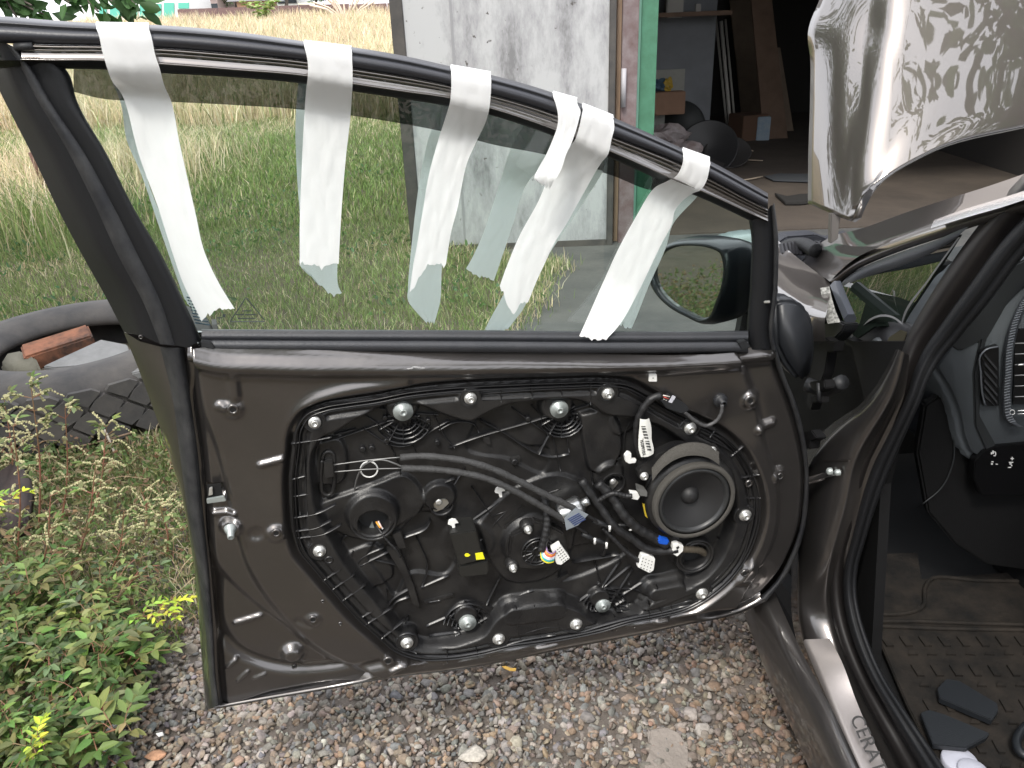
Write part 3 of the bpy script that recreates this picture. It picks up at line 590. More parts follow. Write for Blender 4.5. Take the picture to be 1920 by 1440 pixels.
prism('speaker_terminal',dpx([(1198,916),(1214,922),(1214,932),(1200,930)],.012),DN*-.02,M1('grey_terminal',(.12,.12,.115),.6),DOOR,bev=.001)
prism('yellow_tag',dpx([(1205,945),(1212,947),(1215,972),(1210,968)],-.006),DN*-.003,M1('yellow_print',(.6,.45,.04),.5),DOOR)
# ---- round openings
def socket(x,y,rpx,wv,prof):
    c=D(x,y,wv); k=f/np.dot(c-CAMP,Fw); r=rpx/k
    lathe('socket_rim',c,DN,[(r*a,b) for a,b in prof],PLA,DOOR,40); return c,r
for x,y,rp in [(700,977,45),(1303,1043,38)]:
    c,r=socket(x,y,rp,-.018,[(1.04,-.016),(1.0,0),(.93,.004),(.86,.002),(.82,-.002),(.80,.003),(.74,.003),(.70,-.004),(.66,-.016),(.6,-.022)])
    lathe('socket_bore',c-DN*.02,DN,[(r*.64,0),(0,0)],PLM,DOOR,24)
for x,y,rp in [(828,948,23),(1150,907,24)]:
    c,r=socket(x,y,rp,-.026,[(1.1,-.012),(1.0,0),(.9,.002),(.84,-.004),(.82,-.01)])
    lathe('socket_bore',c-DN*.0085,DN,[(r*.83,0),(0,0)],VOID,DOOR,24)
c=D(823,941,-.026); lathe('inner_screw',c,DN,[(.006,0),(.006,.002),(.003,.0035),(0,.003)],ZINC,DOOR,14,smooth=False)
prism('inner_plate',dpx([(811,946),(822,934),(838,936),(842,944),(830,955),(813,962)],-.030),DN*-.003,ALU,DOOR,bev=.0006)
prism('inner_plate.001',dpx([(1143,902),(1152,897),(1160,905),(1150,918),(1144,922)],-.030),DN*-.003,ALU,DOOR,bev=.0006)
c=D(1149,903,-.028); lathe('inner_screw',c,DN,[(.006,0),(.006,.002),(.003,.0035),(0,.003)],ZINC,DOOR,14,smooth=False)
prism('funnel_glint',dpx([(690,995),(698,978),(704,996),(702,1001)],-.036),DN*-.003,ZINCD,DOOR)
# ---- handle cable bracket and cables
o_=[(604,862),(608,850),(616,846),(624,850),(626,870),(626,910),(622,925),(614,929),(606,925),(602,905)]
bm=bmesh.new(); P=[D(x,y,-.026) for x,y in crv(o_+[o_[0]],40)]; sweep_bm(bm,np.array(P),.0035,8); bmobj('cable_bracket_rim',bm,PLA,DOOR,True)
prism('cable_bracket',dpx([(607,868),(624,866),(627,894),(609,898)],-.016),DN*-.014,PLA,DOOR,bev=.001)
tube('cable_rod',[D(623,872,-.020),D(690,863,-.012),D(754,857,-.004)],.0012,M1('grey_wire_steel',(.16,.16,.16),.35,metal=.5) if False else mat('grey_wire_steel',(.16,.16,.16),.35,.5),DOOR,6,12)
tube('cable_rod',[D(625,885,-.020),D(690,880,-.012),D(756,878,-.004)],.0012,MATS['grey_wire_steel'],DOOR,6,12)
tube('cable_rod',[D(664,925,-.03),D(670,895,-.02),D(685,870,-.012),D(715,862,-.008),D(740,869,-.004),D(756,876,-.004)],.0015,MATS['grey_wire_steel'],DOOR,6,24)
s1=[(751,858),(790,855),(830,858),(880,866),(925,880),(975,903),(1020,926),(1058,944),(1090,960)]
s2=[(753,878),(800,879),(850,884),(905,895),(950,913),(1000,940),(1040,964),(1061,976)]
def sleeve(name,pts,w0,w1,r):
    n=len(pts); P=crv(np.array([D(x,y,w0+(w1-w0)*i/(n-1)+.012*math.sin(math.pi*i/(n-1))) for i,(x,y) in enumerate(pts)]),60)
    return tube(name,P,np.array([r*(1+.06*math.sin(i*.9)+.05*math.sin(i*2.3)) for i in range(60)]),CABLE,DOOR,14)
sleeve('cable_sleeve',s1,-.004,.006,.0056); sleeve('cable_sleeve',s2,-.004,.006,.0056)
tube('cable_tail',[D(1086,958,.006),D(1110,972,.004),D(1128,985,.0)],.0030,WIRE,DOOR,8,10); tube('cable_tail',[D(1060,975,.006),D(1085,990,.004),D(1102,1002,.0)],.0030,WIRE,DOOR,8,10)
for a,b in [((1112,975),(1142,988)),((1092,1000),(1114,1012)),((1112,1010),(1136,1020))]:
    p,q=D(*a,.0),D(*b,.0); tube('cable_end',[p,q],.0048,PLM,DOOR,8)
    tube('cable_end_pin',[q-DZ*.006+DN*.004,q+DZ*.006+DN*.004],.0024,WHITEP,DOOR,8)
tube('white_ring',[D(692+16*math.cos(t),880+14.5*math.sin(t),-.022) for t in np.linspace(math.radians(-75),math.radians(262),40)],.0013,WHITEP,DOOR,6)
# ---- white fir-tree clips
for x,y in [(938,925),(850,985)]:
    arcp=[(x-10,y-1),(x-8,y-8),(x-2,y-11),(x+5,y-10),(x+10,y-4),(x+3,y-3),(x+4,y+8),(x-1,y+8),(x-3,y+1)]
    prism('cable_clip',dpx(arcp,-.006),DN*-.005,WHITEP,DOOR,bev=.0006)
for pts in [[(1172,855),(1178,848),(1184,850),(1184,862),(1194,862),(1192,868),(1180,870),(1173,866)],[(1181,922),(1196,924),(1200,932),(1196,938),(1184,936)]]:
    prism('white_connector',dpx(pts,.004),DN*-.008,WHITEP,DOOR,bev=.0008)
tube('harness_tie',[D(1177,974,.004),D(1184,976,.008),D(1188,984,.008),D(1186,992,.006),D(1180,994,.002)],.0016,WHITEP,DOOR,6,14)
# ---- black control box
bx=[(843,1001),(893,995),(906,1050),(862,1061)]
CBX=mat('control_box_plastic',(.016,.016,.015),.38,bump=.2,bscale=400)
prism('control_box',dpx(bx,.010),DN*-.05,CBX,DOOR,bev=.002)
prism('control_box_cover',dpx([(860,1061),(915,1052),(917,1070),(914,1078),(866,1083),(860,1075)],.006),DN*-.045,CBX,DOOR,bev=.002)
YEL=M1('yellow_sticker',(.75,.72,.02),.5)
prism('yellow_sticker',dpx([(891,1038),(905,1036),(909,1048),(893,1050)],.0110),DN*-.0012,YEL,DOOR)
prism('yellow_sticker',dpx([(871,1041),(874,1038),(878,1038),(882,1041),(878,1044),(873,1044)],.0110),DN*-.0012,YEL,DOOR)
# ---- window motor
prism('motor_gearbox',dpx([(958,1005),(978,996),(984,985),(1000,978),(1030,985),(1058,1000),(1066,1040),(1050,1062),(1000,1068),(962,1066),(955,1040)],-.008),DN*-.03,PLA,DOOR,bev=.003)
cg=D(1008,1034,-.006)
for rr in (.030,.024,.010): 
    lathe('gearbox_ring',cg,DN,[(rr,-.004),(rr,.002),(rr-.002,.002),(rr-.002,-.004)],PLR,DOOR,40)
bm=bmesh.new()
for a in range(0,360,24):
    t=math.radians(a); p=cg+DU*.011*math.cos(t)+DZ*.011*math.sin(t); q=cg+DU*.029*math.cos(t)+DZ*.029*math.sin(t); sweep_bm(bm,np.array([p,q]),.0011,4)
bmobj('gearbox_webs',bm,PLR,DOOR)
for x,y in [(990,993),(962,1065)]:
    c=D(x,y,-.002); k=f/np.dot(c-CAMP,Fw); r=8/k
    lathe('motor_collar',c-DN*.008,DN,[(r*1.7,-.01),(r*1.6,.004),(r*1.2,.006)],PLA,DOOR,20)
    lathe('motor_screw',c,DN,[(r,-.004),(r,.002),(r*.7,.003),(r*.6,.008),(r*.4,.009),(r*.3,.006),(0,.006)],ZINC,DOOR,16,smooth=False)
p=D(1048,966,-.006); q=D(1092,944,-.006); ax=(q-p); tube('motor_can',[p,p+ax*.1,q-ax*.12,q],[.0165,.0185,.0185,.012],ALU,DOOR,24)
tube('motor_shaft_end',[q,q+ax*.28],.008,ALU,DOOR,16)
prism('motor_label',dpx([(1058,972),(1080,952),(1103,965),(1084,985),(1062,994)],.016),DN*-.001,mat('blue_grey_foil',(.32,.36,.40),.4,.4),DOOR)
bm=bmesh.new()
for i in range(5):
    a=np.array([1064,974])+np.array([3.2,3.0])*i*.9; b=a+np.array([22,-12]); prism_bm(bm,dpx([tuple(a),tuple(b),tuple(b+[1,1.2]),tuple(a+[1,1.2])],.0175),DN*-.0005)
bmobj('motor_label_print',bm,M1('navy_print',(.03,.05,.15),.5),DOOR)
# ---- harness
def wirepx(name,pts,r,m_=None,n=40):
    P=crv(np.array([D(x,y,w_) for x,y,w_ in pts]),n); return tube(name,P,r*(1+.08*np.sin(np.arange(n)*1.7)),m_ or WIRE,DOOR,10)
wirepx('wiring_harness',[(1212,872,-.02),(1200,850,-.005),(1193,815,.0),(1197,785,.004),(1210,760,.008),(1225,745,.01),(1240,742,.01)],.0062)
wirepx('wiring_harness',[(1120,905,-.02),(1150,935,-.01),(1165,960,.0),(1195,990,.004),(1230,1010,.004),(1250,1022,.006)],.009)
wirepx('wiring_harness',[(1090,900,-.02),(1125,950,-.01),(1150,985,.0),(1185,1010,.0),(1215,1030,.004),(1250,1033,.006),(1270,1030,.008)],.0075)
wirepx('wiring_harness',[(1130,990,-.01),(1150,1010,-.004),(1175,1035,.0),(1198,1052,.004)],.0042)
wirepx('wiring_harness',[(1120,940,-.01),(1150,925,.0),(1175,930,.004),(1185,930,.006)],.0045)
wirepx('wiring_harness',[(1130,1040,-.03),(1160,985,-.01),(1200,990,-.004),(1215,1000,.0)],.004)
wirepx('wiring_harness',[(1020,930,-.02),(1026,970,-.004),(1022,1005,.004),(1015,1032,.006)],.0070)
wirepx('wiring_harness',[(1270,1030,.004),(1290,1030,-.006),(1312,1032,-.02),(1325,1040,-.035)],.0065,M1('brown_taped_wire',(.09,.075,.055),.7))
wirepx('wiring_harness',[(1283,772,.014),(1305,790,.012),(1325,798,.01),(1342,790,.012),(1352,775,.014),(1354,758,.014)],.0032,M1('grey_taped_wire',(.06,.06,.062),.5))
wirepx('wiring_harness',[(706,985,-.03),(716,1000,-.018),(730,1018,-.014),(742,1030,-.012),(750,1045,-.014)],.0022)
prism('blue_tape_wrap',dpx([(1234,1014),(1238,1009),(1256,1014),(1252,1023),(1236,1021)],.016),DN*-.012,M1('blue_tape',(.01,.09,.5),.4),DOOR,bev=.002)
prism('harness_connector',dpx([(1240,752),(1256,742),(1290,762),(1292,770),(1278,776),(1250,766)],.018),DN*-.012,PLM,DOOR,bev=.001)
for x,y in [(1258,752),(1262,746)]: prism('connector_latch',dpx([(x-4,y+2),(x,y-4),(x+5,y-2),(x+2,y+4)],.0195),DN*-.002,M1('pale_lilac_plastic',(.5,.5,.55),.5),DOOR)
for (a,b,cc) in [((1243,741),(1256,744),(.6,.55,.5)),((1244,744),(1254,748),(.45,.06,.04)),((1244,748),(1250,751),(.6,.5,.45))]:
    tube('lead_wire',[D(*a,.016),D(*b,.018)],.0009,M1('wire_%02d'%int(cc[0]*100+cc[1]*10),cc,.4),DOOR,6)
# connectors in white with coloured leads
cn=[(1034,1030),(1050,1020),(1069,1047),(1052,1060),(1044,1058)]
prism('ecu_connector',dpx(cn,.008),DN*-.012,WHITEP,DOOR,bev=.001)
wc=[(.75,.65,.05),(.05,.45,.4),(.6,.7,.85),(.8,.8,.8),(.8,.15,.08),(.85,.35,.08),(.3,.2,.35)]
for i,cc in enumerate(wc):
    t=i/6; wirepx('colour_lead',[(1014+t*10,1034-t*9,.004),(1016+t*11,1048-t*13,.012),(1026+t*9,1055-t*17,.014),(1038+t*4,1053-t*20,.009)],.0014,M1('lead_%d'%i,cc,.4),14)
bm=bmesh.new()
for i in range(6):
    for j in range(3):
        if random.random()<.8:
            a=np.array([1040,1034])+np.array([2.9,4.0])*i+np.array([4.2,-3.2])*j; prism_bm(bm,dpx([tuple(a),tuple(a+[2.4,-1.7]),tuple(a+[3,-.7]),tuple(a+[.6,1])],.0087),DN*-.0004)
bmobj('connector_slots',bm,INK,DOOR)
cn=[(1204,1041),(1216,1040),(1229,1048),(1226,1070),(1218,1075),(1196,1064)]
prism('white_connector',dpx(cn,.010),DN*-.012,WHITEP,DOOR,bev=.0012)
bm=bmesh.new()
for i in range(4):
    for j in range(4):
        x=1205+i*5.6+j*-1.3; y=1046+j*5.8+i*2.2; prism_bm(bm,dpx([(x,y),(x+1.6,y),(x+1.6,y+1.6),(x,y+1.6)],.0107),DN*-.0004)
bmobj('connector_slots',bm,INK,DOOR)
prism('white_connector',dpx([(1263,1022),(1272,1019),(1282,1024),(1281,1034),(1270,1044),(1260,1038)],.014),DN*-.012,WHITEP,DOOR,bev=.001)
prism('connector_slots',dpx([(1268,1026),(1273,1024),(1274,1027),(1269,1031)],.0147),DN*-.0004,INK,DOOR)
for (a,b,cc) in [((705,978),(713,990),(.8,.35,.05)),((709,977),(716,990),(.75,.55,.5)),((711,982),(718,992),(.7,.7,.7))]:
    tube('lead_wire',[D(*a,-.026),D(*b,-.018)],.0015,M1('wireb_%02d'%int(cc[0]*100+cc[1]*10),cc,.4),DOOR,6)
# harness label, curled, with its code
lab_l=[(1200,785),(1199,800),(1197,825),(1198,845),(1202,857)]; lab_r=[(1217,784),(1221,800),(1222,825),(1226,845),(1225,851)]
n_=12; La=lane(lab_l,.014,n_); Lb=lane(lab_r,.014,n_); mids=[La*(1-t)+Lb*t+DN*.004*math.sin(math.pi*t) for t in (0,.25,.5,.75,1)]
loft('harness_label',mids,LABEL,DOOR)
def text3d(name,s,origin,xdir,ydir,size,material,parent,depth=.0003,align='LEFT'):
    cu=bpy.data.curves.new(name,'FONT'); cu.body=s; cu.size=size; cu.extrude=depth; cu.align_x=align
    o=bpy.data.objects.new(name,cu); COL.objects.link(o); bpy.context.view_layer.update()
    dg=bpy.context.evaluated_depsgraph_get(); me=bpy.data.meshes.new_from_object(o.evaluated_get(dg)); bpy.data.objects.remove(o)
    x=np.asarray(xdir)/np.linalg.norm(xdir); y=np.asarray(ydir,float); y=y-x*(y@x); y/=np.linalg.norm(y); z=np.cross(x,y); po=parent_off(parent)
    for v in me.vertices: v.co=Vector(np.asarray(origin)-po+x*v.co.x+y*v.co.y+z*v.co.z)
    return link(name,me,material,parent)
pa,pb=D(1211,853,.0185),D(1203,806,.0185)
text3d('label_code','Y01b025L',pa,pb-pa,D(1200,850,.0185)-D(1214,853,.0185),.0082,INK,DOOR)
bm=bmesh.new()
for i in range(26):
    t=i/26; a=np.array([1222,846])*(1-t)+np.array([1210,798])*t
    if i%3 and random.random()<.85: prism_bm(bm,dpx([tuple(a+[-8,-1]),tuple(a+[0,-.6]),tuple(a+[0,.4+random.random()*.6]),tuple(a+[-8,0+random.random()*.5])],.0183),DN*-.0003)
bmobj('label_barcode',bm,INK,DOOR)
# grooves of small moulded lettering on the module
text3d('moulded_text','+PP - T40 <',D(588,985,-.0035),D(640,968,-.0035)-D(588,985,-.0035),DZ,.011,PLR,DOOR,.0004) if False else None
# ---- assorted moulded tabs
for pts,wv in [([(905,818),(918,818),(921,835),(912,833),(906,826)],-.03),([(958,862),(976,857),(975,870),(962,875)],-.03),([(795,1128),(850,1114),(852,1119),(797,1134)],-.03),([(735,1002),(748,1030),(762,1028),(752,998)],-.02),([(725,1030),(748,1030),(775,1095),(788,1140),(775,1135),(755,1080)],-.022),([(1130,845),(1150,838),(1150,858),(1133,862)],-.03),([(1040,1090),(1065,1076),(1067,1082),(1045,1096)],-.03),([(944,977),(978,948),(983,952),(947,985)],-.026),([(944,988),(982,960),(985,965),(948,996)],-.026),([(1105,870),(1120,868),(1122,882),(1110,884)],-.03),([(870,1130),(905,1150),(940,1152),(930,1142),(895,1130)],-.028),([(920,1000),(938,1028),(942,1040),(915,1045)],-.03)]:
    prism('moulded_tab',dpx(pts,wv),DN*-.012,PLA,DOOR,bev=.001)
for x,y,r in [(965,866,.006),(722,783,.004),(803,788,.004),(725,826,.0045),(990,785,.0045),(1083,783,.004),(820,829,.0045),(1102,857,.004),(617,1049,.005),(1185,762,.004),(1123,1095,.004),(1180,1095,.0035),(640,845,.004),(680,842,.005),(697,840,.005)]:
    lathe('moulded_pin',D(x,y,-.030),DN,[(r,-.01),(r,.003),(r*.7,.0036),(0,.003)],PLR,DOOR,12)
lathe('socket_rim',D(617,1050,-.004),DN,[(.008,-.002),(.007,.0015),(.005,.0015),(.004,-.004)],PLR,DOOR,16)
# ================================================================== MASKING TAPES
TAPE=mat('white_masking_tape',(.90,.905,.90),.7,bump=.5,bscale=34,bdist=.0018,vary=.25,vcol=(.84,.845,.85),vscale=18)
def _tp():
    n=TAPE.node_tree; L=n.links; b=n.nodes['Principled BSDF']; t=n.nodes.new('ShaderNodeBsdfTranslucent'); t.inputs['Color'].default_value=(1,1,1,1); m_=n.nodes.new('ShaderNodeMixShader'); m_.inputs[0].default_value=.40
    o=[q for q in n.nodes if q.type=='OUTPUT_MATERIAL'][0]; L.new(b.outputs[0],m_.inputs[1]); L.new(t.outputs[0],m_.inputs[2]); L.new(m_.outputs[0],o.inputs[0])
_tp()
def tapemesh(name,rows,label,torn_f=(0,0,0,0,0),torn_b=(0,0,0,0,0),nr=120,nc=17,seed=1):
    """rows run from the outer (far) end, over the frame, to the inner end: (Lx,Ly,Rx,Ry,w)"""
    r_=np.random.default_rng(seed); R5=crv(np.array([[a,b,c,d,wv*2000] for a,b,c,d,wv in rows],float),nr); R5[:,4]/=2000
    lw=np.array([r[4] for r in rows]); cs=np.concatenate([[0],np.cumsum([math.hypot(rows[i+1][0]-rows[i][0],rows[i+1][1]-rows[i][1])+2000*abs(rows[i+1][4]-rows[i][4]) for i in range(len(rows)-1)])])
    nz=crv(np.array([[a,b,c,d,wv*2000] for a,b,c,d,wv in rows],float),nr)
    fr=R5[:,4]>-.034; R5[:,4]=np.where(fr,np.maximum(R5[:,4],-.0288),R5[:,4])
    tf=np.interp(np.linspace(0,1,nc),np.linspace(0,1,len(torn_f)),torn_f)+r_.normal(0,2.2,nc); tb=np.interp(np.linspace(0,1,nc),np.linspace(0,1,len(torn_b)),torn_b)+r_.normal(0,2.2,nc)
    V=[]; ph=r_.uniform(0,6,6)
    for i in range(nr):
        a=R5[i]; 
        for j in range(nc):
            t=j/(nc-1); x=a[0]*(1-t)+a[2]*t; y=a[1]*(1-t)+a[3]*t
            ef=max(0,1-(nr-1-i)/4); eb=max(0,1-i/4)
            k=0
            y+=tf[j]*ef+tb[j]*eb
            wr=.0006*(math.sin(i*.26+j*.4+ph[0])+.6*math.sin(i*.6-j*.9+ph[1]))
            wr+=.0024*max(0,math.sin(i*.17+j*.55+ph[2]+.8*math.sin(i*.05+ph[3]))-.95)*8+.0016*max(0,math.sin(i*.31-j*.42+ph[4])-.965)*7
            V.append(D(x,y,a[4]+abs(wr)))
    Fc=[(i*nc+j,i*nc+j+1,(i+1)*nc+j+1,(i+1)*nc+j) for i in range(nr-1) for j in range(nc-1)]
    o=mesh(name,V,Fc,TAPE,None,True); tag(o,label,'tape',None)
    return o
g=-.0285; bk=-.0375
tapemesh('masking_tape',[(345,560,378,602,bk),(300,430,345,520,bk),(262,320,300,400,bk),(240,270,275,330,bk),(222,180,290,190,-.071),(200,130,285,135,-.075),(183,60,279,62,-.09),(180,42,279,44,-.066),(180,44,279,46,-.03),(180,49,279,51,.004),(181,55,280,57,.0085),(184,62,283,66,.0095),(192,98,291,103,.010),(201,128,300,130,.009),(208,148,306,154,-.001),(230,180,321,190,g),(258,282,336,265,g),(300,400,367,402,g),(322,470,382,468,g),(345,535,410,530,g),(378,598,440,578,g)],'leftmost and longest tape strip, slanting down right past the warning triangle',(4,-4,-10,-2,0),(0,0,0,0),seed=2)
tapemesh('masking_tape',[(582,520,641,548,bk),(569,510,636,540,bk),(566,450,633,480,bk),(557,330,640,350,bk),(555,207,652,220,-.071),(560,150,655,165,-.075),(568,95,658,105,-.09),(570,76,659,87,-.066),(570,78,659,89,-.03),(570,83,659,94,.004),(571,89,660,100,.0085),(573,96,660,110,.0095),(577,118,661,128,.010),(577,145,661,158,.009),(575,160,660,175,-.001),(571,210,657,220,g),(565,330,648,300,g),(562,420,640,400,g),(562,492,635,492,g)],'straight upright tape strip, second from the left on the window',(2,6,8,6,2),(-6,4,10,14,0),seed=3)
tapemesh('masking_tape',[(800,604,814,606,bk),(766,566,826,560,bk),(765,540,828,510,bk),(775,430,842,440,bk),(790,320,860,330,bk),(810,240,890,250,-.071),(830,190,910,200,-.075),(843,140,917,150,-.09),(845,122,920,135,-.066),(845,124,920,137,-.03),(845,129,920,142,.004),(846,135,921,148,.0085),(846,142,921,155,.0095),(846,165,920,180,.010),(844,190,917,206,.009),(840,205,913,222,-.001),(822,262,895,262,g),(806,320,876,305,g),(792,400,858,390,g),(780,470,845,440,g),(768,528,836,500,g)],'tape strip third from the left, with a jagged tongue at its lower left',(22,2,-16,-14,0),(0,0,0,0),seed=4)
tapemesh('masking_tape',[(874,506,926,527,bk),(905,440,962,420,bk),(935,350,985,350,bk),(958,280,1030,290,-.071),(985,230,1050,245,-.075),(1030,180,1078,190,-.09),(1037,171,1082,183,-.066),(1037,173,1082,185,-.03),(1037,178,1082,190,.004),(1038,184,1083,196,.0085),(1041,192,1088,205,.0095),(1046,214,1086,222,.012),(1045,236,1080,244,.014),(1036,262,1071,270,.018),(1024,290,1062,288,.022),(1008,318,1052,318,.026),(1002,336,1040,340,.028),(1012,344,1034,352,.024)],'short loose tape flap hanging free, curled at its end, beside a wider strip',(2,0,2,0),(0,2,3,0,0),seed=5)
tapemesh('masking_tape',[(908,620,955,622,bk),(918,600,985,572,bk),(945,550,1005,520,bk),(985,450,1060,430,bk),(1030,350,1100,370,bk),(1065,290,1135,310,-.071),(1080,240,1150,262,-.075),(1088,210,1152,230,-.09),(1092,194,1150,216,-.066),(1092,196,1150,218,-.03),(1092,201,1150,223,.004),(1093,207,1151,229,.0085),(1091,215,1152,237,.0095),(1086,238,1147,260,.010),(1078,262,1140,290,.009),(1068,275,1130,302,-.001),(1030,330,1090,370,g),(1008,380,1062,420,g),(975,440,1040,455,g),(950,500,1014,510,g),(937,534,990,560,g)],'wide tape strip leaning left, between the loose flap and the mirror-side strip',(0,28,42,16,4),(-4,2,2,-2,-8),seed=6)
tapemesh('masking_tape',[(1146,610,1184,618,bk),(1160,590,1188,608,bk),(1190,530,1215,540,bk),(1225,450,1250,460,bk),(1245,400,1262,420,bk),(1255,350,1310,365,-.050),(1268,315,1325,335,-.075),(1278,292,1330,310,-.09),(1280,277,1331,295,-.066),(1280,279,1331,297,-.03),(1280,284,1331,302,.004),(1281,290,1332,308,.0085),(1281,296,1331,312,.0095),(1278,312,1326,336,.010),(1268,330,1314,356,.008),(1254,338,1300,362,-.001),(1220,360,1266,394,g),(1196,400,1260,420,g),(1168,450,1240,458,g),(1135,520,1198,545,g),(1096,608,1156,616,-.004),(1086,630,1140,634,.004)],'rightmost tape strip, reaching down over the belt seal next to the mirror',(0,4,5,2),(0,-6,0,0),seed=7)
# ================================================================== CAR BODY
def Sl(pts,s,n=60):
    px=crv([p[:2] for p in pts],n); ss_=np.full(n,s) if np.isscalar(s) else crv(np.stack([np.arange(len(s))*1.,s],1),n)[:,1]
    return np.array([S(x,y,k) for (x,y),k in zip(px,ss_)])
def spx(pts,s): return [S(x,y,s) for x,y in pts]
def tpx(pts,d): return [T(x,y,d) for x,y in pts]
# sill and rocker
loft('rocker_panel',[Sl([(1395,1150),(1440,1270),(1500,1400),(1540,1500),(1570,1580)],-.03),Sl([(1428,1130),(1475,1250),(1530,1370),(1580,1480),(1640,1600)],-.045),Sl([(1440,1120),(1490,1230),(1550,1345),(1600,1440),(1680,1600)],-.03),Sl([(1452,1110),(1500,1215),(1560,1330),(1612,1440),(1700,1620)],-.012)],PAINTD,CAR)
bm=bmesh.new(); prism_bm(bm,[car(.0,-1.2,.12),car(.0,-.0,.12),car(.01,.0,.04),car(.01,-1.2,.04)],CL*.10); bmobj('sill_core',bm,PAINTD,CAR)
# hinge pillar: painted strip running down into the sill
pl=[(1684,655),(1664,700),(1625,758),(1565,808),(1524,862),(1506,915),(1500,1000),(1498,1090),(1500,1160),(1508,1200),(1560,1330),(1612,1440),(1690,1600)]
pr=[(1697,662),(1682,725),(1652,785),(1622,832),(1600,885),(1590,935),(1573,1000),(1558,1062),(1553,1105),(1558,1160),(1568,1202),(1606,1310),(1662,1440),(1745,1600)]
pm=lambda t:[(a[0]*(1-t)+b[0]*t,a[1]*(1-t)+b[1]*t) for a,b in zip(crv(pl,26),crv(pr,26))]
loft('hinge_pillar',[Sl(pm(t),[a]*11+[a+(b-a)*k for k in (.3,.7)]+[b]*13,120) for t,a,b in [(-.25,.10,.07),(-.04,.055,.035),(0,.040,.030),(.12,.034,.033),(.5,.032,.052),(.88,.036,.070),(1.,.044,.078),(1.25,.075,.095),(1.6,.082,.11)]],PAINT,CAR)
# bevelled ledge line in the pillar
prism('pillar_bead',spx([(1546,862),(1594,861),(1594,865),(1547,866)],.034),-CL*.003,PAINTH,CAR,bev=.001)
# scuff plate with lettering
STEEL=mat('brushed_scuff_plate',(.36,.33,.32),.38,.8,bump=.35,bscale=60,stretch=(30,1,30),bdist=.0005,vary=.4,vcol=(.38,.36,.35),vscale=20)
zs=.345
def SZ(x,y,dz=0): return onplane(x,y,CO+DZ*0+CL*0+CL*(.030-dz),CL*.8-DZ*0+CF*0) 
sp=[(1509,1199),(1556,1197),(1578,1240),(1604,1310),(1632,1375),(1664,1448),(1700,1530),(1650,1530),(1612,1440),(1560,1318),(1528,1245)]
spl=[(1509,1199),(1528,1245),(1560,1318),(1612,1440),(1650,1530)]; spr=[(1556,1197),(1578,1240),(1604,1310),(1664,1448),(1700,1530)]
_m=lambda t:[(a*(1-t)+c*t,b*(1-t)+d*t) for (a,b),(c,d) in zip(spl,spr)]
_L=[Sl(_m(t),.021+.042*t,40) for t in (0,.15,.5,.85,1)]; _L=[_L[0]-DZ*.006-CL*.003]+_L
loft('scuff_plate',_L,STEEL,CAR)
loft('scuff_plate_edge',[Sl([(1512,1207),(1562,1322),(1612,1440),(1650,1530)],.0235),Sl([(1516,1206),(1566,1321),(1617,1439),(1656,1530)],.0265)],mat('polished_edge',(.8,.74,.6),.15,1),CAR,False)
pa,pb=S(1593,1345,.0330),S(1667,1510,.0330)
text3d('sill_lettering','CERATO',pa,pb-pa,S(1617,1340,.0530)-S(1593,1345,.0330),.034,INK,CAR,.0006)
# door aperture rubber
ap_l=[(1930,330),(1850,418),(1790,500),(1735,585),(1697,655),(1680,725),(1650,790),(1615,850),(1597,900),(1580,985),(1562,1060),(1558,1110),(1566,1170),(1590,1240),(1640,1345),(1690,1440),(1760,1560)]
ap_r=[(2010,390),(1920,478),(1850,570),(1800,630),(1752,690),(1722,760),(1690,830),(1664,890),(1640,955),(1620,1020),(1607,1070),(1606,1120),(1622,1185),(1652,1260),(1702,1340),(1770,1440),(1850,1560)]
L_=crv(ap_l,30); R_2=crv(ap_r,30); apm=lambda t:[tuple(a*(1-t)+b*t) for a,b in zip(L_,R_2)]
sA=[.16,.15,.14,.13,.12,.10,.09,.085,.08,.08,.08,.08,.085,.09,.10,.10,.10]
def ap(t,ds): return Sl(apm(t),[k+ds for k in crv(np.array([[i,v] for i,v in enumerate(sA)],float),30)[:,1]],120)
loft('aperture_frame',[ap(-.1,.03),ap(0,-.01),ap(.12,-.02),ap(.3,-.012),ap(.42,.0),ap(.5,.004)],mat('dark_pillar_paint',(.010,.0085,.0085),.55,spec=.35),CAR)
loft('aperture_seal',[ap(.45,.01),ap(.50,-.016),ap(.62,-.024),ap(.74,-.020),ap(.80,-.008),ap(.84,-.014),ap(.96,-.010),ap(1.0,.006),ap(1.02,.05)],mat('aperture_rubber',(.006,.0065,.008),.6,spec=.3,bump=.3,bscale=300),CAR)
# front fender top
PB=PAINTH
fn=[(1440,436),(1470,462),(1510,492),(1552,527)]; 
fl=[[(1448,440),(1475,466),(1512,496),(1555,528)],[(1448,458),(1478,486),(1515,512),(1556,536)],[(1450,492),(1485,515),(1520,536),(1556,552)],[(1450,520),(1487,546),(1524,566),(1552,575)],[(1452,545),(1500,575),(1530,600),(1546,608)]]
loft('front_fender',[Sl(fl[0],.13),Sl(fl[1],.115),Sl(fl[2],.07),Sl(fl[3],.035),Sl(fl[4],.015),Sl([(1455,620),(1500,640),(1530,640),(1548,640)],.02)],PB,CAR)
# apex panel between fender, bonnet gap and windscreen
loft('cowl_corner_panel',[Sl([(1506,490),(1520,478),(1535,468),(1560,455)],.20),Sl([(1512,496),(1535,500),(1565,480),(1600,462)],.16),Sl([(1556,528),(1575,508),(1605,484),(1650,462)],.12)],PB,CAR)
